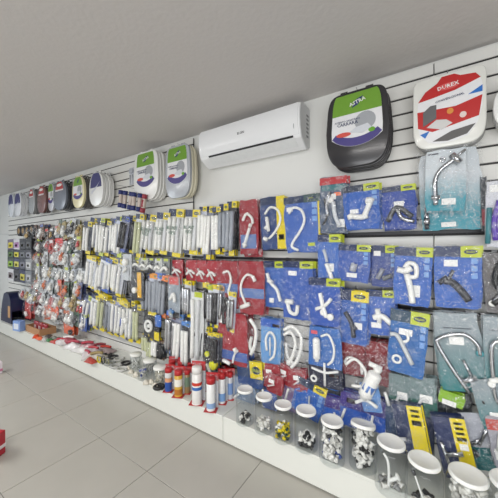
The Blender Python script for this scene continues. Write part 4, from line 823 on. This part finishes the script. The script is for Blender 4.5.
cart('red capped cartridge at the right end of the cartridges', 230, 400, 6, 28, (200, 200, 206), RB, [((120, 150, 200), .2, .6)])
cart('white capped cartridge in the back row', 205, 390, 9, 30, (228, 226, 222), (236, 234, 230), [((206, 60, 44), .4, .66)])
for i, (u, v) in enumerate(((172, 384), (181, 385), (190, 386), (214, 392), (221, 393), (228, 391), (198, 392))):
    cart('red topped cartridge in the back row, %s from the left' % ORD[[0, 1, 2, 4, 5, 6, 3][i]], u, v, 6.5, 24, (196, 190, 190), RB, [((190, 60, 60), .6, .8)])
# jars of the left plinth
def tub(label, u, v, wpx, hpx, cols, seed, lid=True):
    p = G(u, v, PT); z = (p - EYE).dot(FW); r = wpx / FOC * z / 2; h = hpx / FOC * z
    r_ = root('plastic_tub', label, 'tub', p, 'small clear tubs on the plinth')
    put('tub_body', lathe([(r * .9, 0), (r, .01), (r, h * .8), (r * .86, h * .86)], 24, False), GLASS, r_)
    if lid: put('lid', lathe([(r * .98, h * .86), (r, h * .88), (r, h * .97), (r * .94, h), (.002, h)], 26), M((236, 236, 230), .4), r_)
    vs = []; 
    d = heap(r * .9, h * .6, 60, cols, seed, .018); mats = []; idx = []
    for ci, (c_, lst) in enumerate(d.items()):
        vf = join(*lst); vs.append(vf); mats.append(M(c_, .4)); idx += [ci] * len(vf[1])
    ob = put('tub_contents', join(*vs), mats[0]); ob.location = p
    for m_ in mats[1:]: ob.data.materials.append(m_)
    ob.data.polygons.foreach_set('material_index', idx); tag(ob, 'loose fittings inside the ' + label.split(',')[0], 'fittings', None, 'stuff')
tub('clear tub with white lid, farthest of the four tubs', 136, 370, 11, 16, [(222, 222, 216), (200, 200, 196)], 21)
tub('wide clear tub with white lid behind the valves', 150, 375, 13, 15, [(214, 212, 204), (190, 190, 190)], 22)
tub('clear tub with white lid and blue parts', 143, 380, 10, 15, [(214, 212, 204), (90, 100, 160), (190, 190, 190)], 23, False)
tub('clear tub with white lid nearest the cartridges', 160, 384, 13, 17, [(220, 214, 196), (206, 202, 190)], 24)
def heap_thing(label, cat, name, pts, mat, r, seed): pass
for i, (u, v, s) in enumerate(((146, 385, .045), (151, 384, .04), (155, 388, .042), (136, 377, .045), (131, 374, .04), (128, 370, .035))):
    p = G(u, v, PT); r_ = root('cross_fitting', 'loose cream cross shaped fitting on the plinth, %s from the right' % ORD[[2, 1, 0, 3, 4, 5][i]], 'fitting', p, 'loose fittings')
    put('knob_body', lathe([(s * .5, 0), (s * .62, s * .1), (s * .6, s * .5), (s * .4, s * .62), (s * .3, s * .9), (.002, s * .92)], 14), M((222, 216, 202), .4), r_)
    for k in range(4): a = k * math.pi / 2; put('grip', xf(lathe([(s * .16, 0), (s * .18, s * .1), (s * .16, s * .5), (.002, s * .55)], 8), (s * .6 * math.cos(a), s * .6 * math.sin(a), s * .02)), M((214, 208, 194), .4), r_)
def ringthing(label, u, v, R, t, col, n=1, grp='black and white rings on the plinth'):
    p = G(u, v, PT)
    r_ = root('rubber_ring', label, 'ring', p, grp)
    cp = [(R * math.cos(a * math.pi / 6), R * math.sin(a * math.pi / 6), t) for a in range(13)]
    put('ring_body', tube(cp, t, 8, 2), M(col, .5), r_); put('inner_lip', tube([(c[0] * .78, c[1] * .78, t * .5) for c in cp], t * .45, 6, 2), M(col, .5), r_)
ringthing('black rubber ring nearest the cartridges', 159, 389.5, .04, .016, (34, 34, 36))
for i, (u, v, c_) in enumerate(((107, 357, K2), (113, 359, K2), (119, 361, (190, 190, 186)), (110, 365, (150, 152, 150)), (116, 368, (180, 180, 178)), (122, 371, (200, 200, 196)), (126, 365, K2))):
    ringthing('%s flat ring in the ring pile, %s counted from the left end' % ({K2: 'black'}.get(c_, 'pale'), ORD[[0, 2, 4, 1, 3, 5, 6][i]]), u, v, .05, .012, c_)
# bags lying on the plinth (white / red)
rn = random.Random(5)
def lying(label, u, v, wd, dd, th, col, rz, patch=None, name='flat_bag', cat='bag', base=0.0):
    p = G(u, v, PT + base); p.z = PT + base; p.y = min(-dd / 2 * .6 - .03, p.y)
    r_ = root(name, label, cat, p, 'bags lying on the plinth', (0, 0, rz))
    nx = 8; V, F = [], []
    for s in (1, 0):
        for j in range(nx + 1):
            for i in range(nx + 1):
                a, b = i / nx, j / nx; e = (math.sin(math.pi * a) * math.sin(math.pi * b)) ** .5 if 0 < a < 1 and 0 < b < 1 else 0
                q = noise.noise(Vector((a * 5 + u, b * 5 + v, 1)))
                V.append(((a - .5) * wd, (b - .5) * dd, .002 + (th * e * (.8 + .6 * q) if s else 0)))
    m = (nx + 1) ** 2
    for j in range(nx):
        for i in range(nx):
            k = j * (nx + 1) + i; F.append((k, k + 1, k + nx + 2, k + nx + 1)); F.append((m + k + 1, m + k, m + k + nx + 1, m + k + nx + 2))
    for i in range(nx):
        F.append((i, m + i, m + i + 1, i + 1)); k = nx * (nx + 1) + i; F.append((k + 1, m + k + 1, m + k, k))
        k = i * (nx + 1); F.append((k, k + nx + 1, m + k + nx + 1, m + k)); k += nx; F.append((k + nx + 1, k, m + k, m + k + nx + 1))
    put('bag_body', (V, F), M(col, .3, coat=.5, bump=.5, scale=60), r_)
    if patch:
        put('print', tube([(-wd * .25, -dd * .2, th * .9), (0, 0, th * 1.02), (wd * .25, dd * .15, th * .9)], lambda t: .016, 6), M(patch, .35), r_)
bags = [(62, 344, (222, 216, 216), (178, 40, 60)), (69, 343, (168, 70, 84), (230, 226, 224)), (74, 349, (226, 222, 222), (180, 60, 80)), (80, 346, (160, 72, 88), (226, 222, 222)), (82, 352, (230, 228, 226), None),
        (88, 350, (196, 150, 158), (180, 50, 70)), (88, 357, (222, 214, 214), (176, 60, 76)), (94, 354, (190, 180, 184), (186, 60, 70)), (100, 352, (176, 164, 168), (140, 50, 60)), (106, 352, (168, 150, 150), (190, 60, 50)), (97, 360, (196, 190, 180), (160, 140, 90))]
for i, (u, v, c_, p_) in enumerate(bags):
    lying('crumpled %s bag on the plinth, %s from the left in the pile' % ('dull red' if c_[1] < 80 else ('white' if c_[1] > 205 else 'pinkish'), ORD[i]), u, v, .26, .13, .06 + .015 * (i % 3), c_, rn.uniform(-.5, .5), p_, base=.012 * (i % 2))
lying('brick red flat block bag at the plinth edge', 91, 363, .16, .08, .055, (184, 70, 60), .1)
for i in range(3):
    p = G(99 + i * 4, 364 + i * 1.2, PT); r_ = root('hose_clamp', '%s clamp in the row on the plinth, %s from left' % (('yellow', 'black', 'yellow and grey')[i], ORD[i]), 'clamp', p, 'clamps on the plinth')
    cp = [(.035 * math.cos(a * math.pi / 6), 0, .042 + .035 * math.sin(a * math.pi / 6)) for a in range(13)]
    put('loop', tube(cp, .008, 8, 2), M([(206, 190, 40), (40, 40, 42), (150, 150, 120)][i], .4), r_); put('screw', tube([(-.02, 0, .08), (.025, 0, .08)], .009, 8), M((150, 150, 152), .3, 1.0), r_)
for i, (u, v, c_) in enumerate(((36, 338, (226, 84, 44)), (40, 340, (230, 110, 70)), (45, 341, (200, 202, 200)), (50, 342, (70, 130, 80)), (55, 343.5, (196, 70, 60)), (48, 338, (90, 90, 90)), (54, 340, (150, 160, 150)), (59, 341, (90, 100, 80)))):
    lying('small %s sachet beside the cardboard box, %s from the left' % (['orange', 'salmon', 'silver', 'green', 'red', 'dark', 'grey green', 'olive'][i], ORD[[0, 1, 2, 4, 6, 3, 5, 7][i]]), u, v, .16, .08, .04, c_, rn.uniform(-.6, .6), name='sachet', cat='sachet')
# cardboard box (open tray) with red packs
def at_floor(u, v): return G(u, v, PT)
p = at_floor(40, 333); CB = M((178, 134, 96), .7)
r_ = root('cardboard_box', 'open brown cardboard box on the left of the plinth', 'box', p)
r_.location.y = -.26
for nm, bx in (('front_flap', (-.26, -.11, 0, .26, -.104, .10)), ('back_flap', (-.26, .104, 0, .26, .11, .10)), ('side_flap', (-.26, -.1035, 0, -.254, .1035, .10)), ('side_flap', (.254, -.1035, 0, .26, .1035, .10)), ('base', (-.2535, -.1035, .001, .2535, .1035, .006))):
    put(nm, box(*bx), CB, r_, False)
for i in range(3):
    q = root('red_sachet', 'dark red sachet standing in the cardboard box, %s from left' % ORD[i], 'sachet', r_.location + Vector((-.16 + .16 * i, 0, .007)), 'red sachets in the box')
    put('sachet_body', xf(slab(rect(-.07, 0, .07, .14), -.02, .02, .012), (0, 0, 0)), M((160, 48, 56), .3, coat=.5, bump=.6), q); put('label', bbox(-.04, -.0225, .04, .04, -.0205, .09, .0008), M((214, 190, 190), .4), q, False)
# small blue-white box
p = at_floor(19, 331.5); r_ = root('small_box', 'small pale blue and white box at the plinth edge by the navy bin', 'box', p); put('carton', bbox(-.09, -.04, 0, .09, .04, .16, .004), M((130, 160, 214), .5), r_, False); put('label', bbox(-.06, -.0425, .03, .06, -.0405, .12, .001), M((220, 226, 236), .5), r_, False); r_.rotation_euler.z = .2
# navy dispenser with curved back
p0 = P(13, 323, .25); r_ = root('navy_dispenser', 'navy blue display bin with curved side and tan contents', 'display bin', (G(13, 322, PT).x, -.22, PT))
prof = [(-.28, 0), (.26, 0), (.24, .22), (.2, .40), (.12, .50), (-.02, .53), (-.12, .50), (-.2, .36), (-.26, .16)]
put('side_wall', slab(prof, -.14, -.128, .002), M((28, 32, 66), .35), r_, False); put('side_wall', slab(prof, .128, .14, .002), M((28, 32, 66), .35), r_, False)
V, F = [], []
cv = prof[2:] + [prof[0]]
for k, (a, b) in enumerate(cv): b = max(b, .013); V += [(a, -.1279, b + .004), (a, .1279, b + .004), (a * .95, -.1279, b - .012), (a * .95, .1279, b - .012)]
for k in range(len(cv) - 1): q = k * 4; F += [(q, q + 4, q + 5, q + 1), (q + 2, q + 3, q + 7, q + 6)]
put('curved_top', (V, F), M((30, 34, 70), .35), r_, True)
put('contents', bbox(.1, -.145, .1, .2, -.1405, .3, .002), M((196, 150, 104), .5), r_, False)
# things at the far left picture edge, on the floor
p = G(-10, 459, 0); r_ = root('red_carton', 'red carton with white corner standing on the floor at the left picture edge', 'box', (p.x, p.y, 0), None, (0, 0, .5))
put('carton', bbox(-.06, -.06, .001, .06, .06, .17, .004), M((176, 30, 48), .4), r_, False); put('white_band', bbox(-.061, -.0615, .05, .0615, .0615, .075, .001), M((226, 220, 220), .4), r_, False)
p = G(-4, 375, 0); r_ = root('white_carton', 'small white and pink carton on the floor at left edge, farther back', 'box', (p.x, p.y, 0))
put('carton', bbox(-.04, -.05, .001, .04, .05, .14, .004), M((226, 216, 222), .4), r_, False); put('pink_band', bbox(-.041, -.0515, .03, .041, .0515, .06, .001), M((196, 120, 150), .4), r_, False)

# ------------------------------------------------------------------ tidy labels
seen = {}
for o in sc.objects:
    if o.parent is None and 'label' in o:
        ws = o['label'].split()
        if len(ws) > 16: print('LONG', len(ws), o['label']); o['label'] = ' '.join(ws[:16])
        if o['label'] in seen: print('DUP', o['label'])
        seen[o['label']] = 1
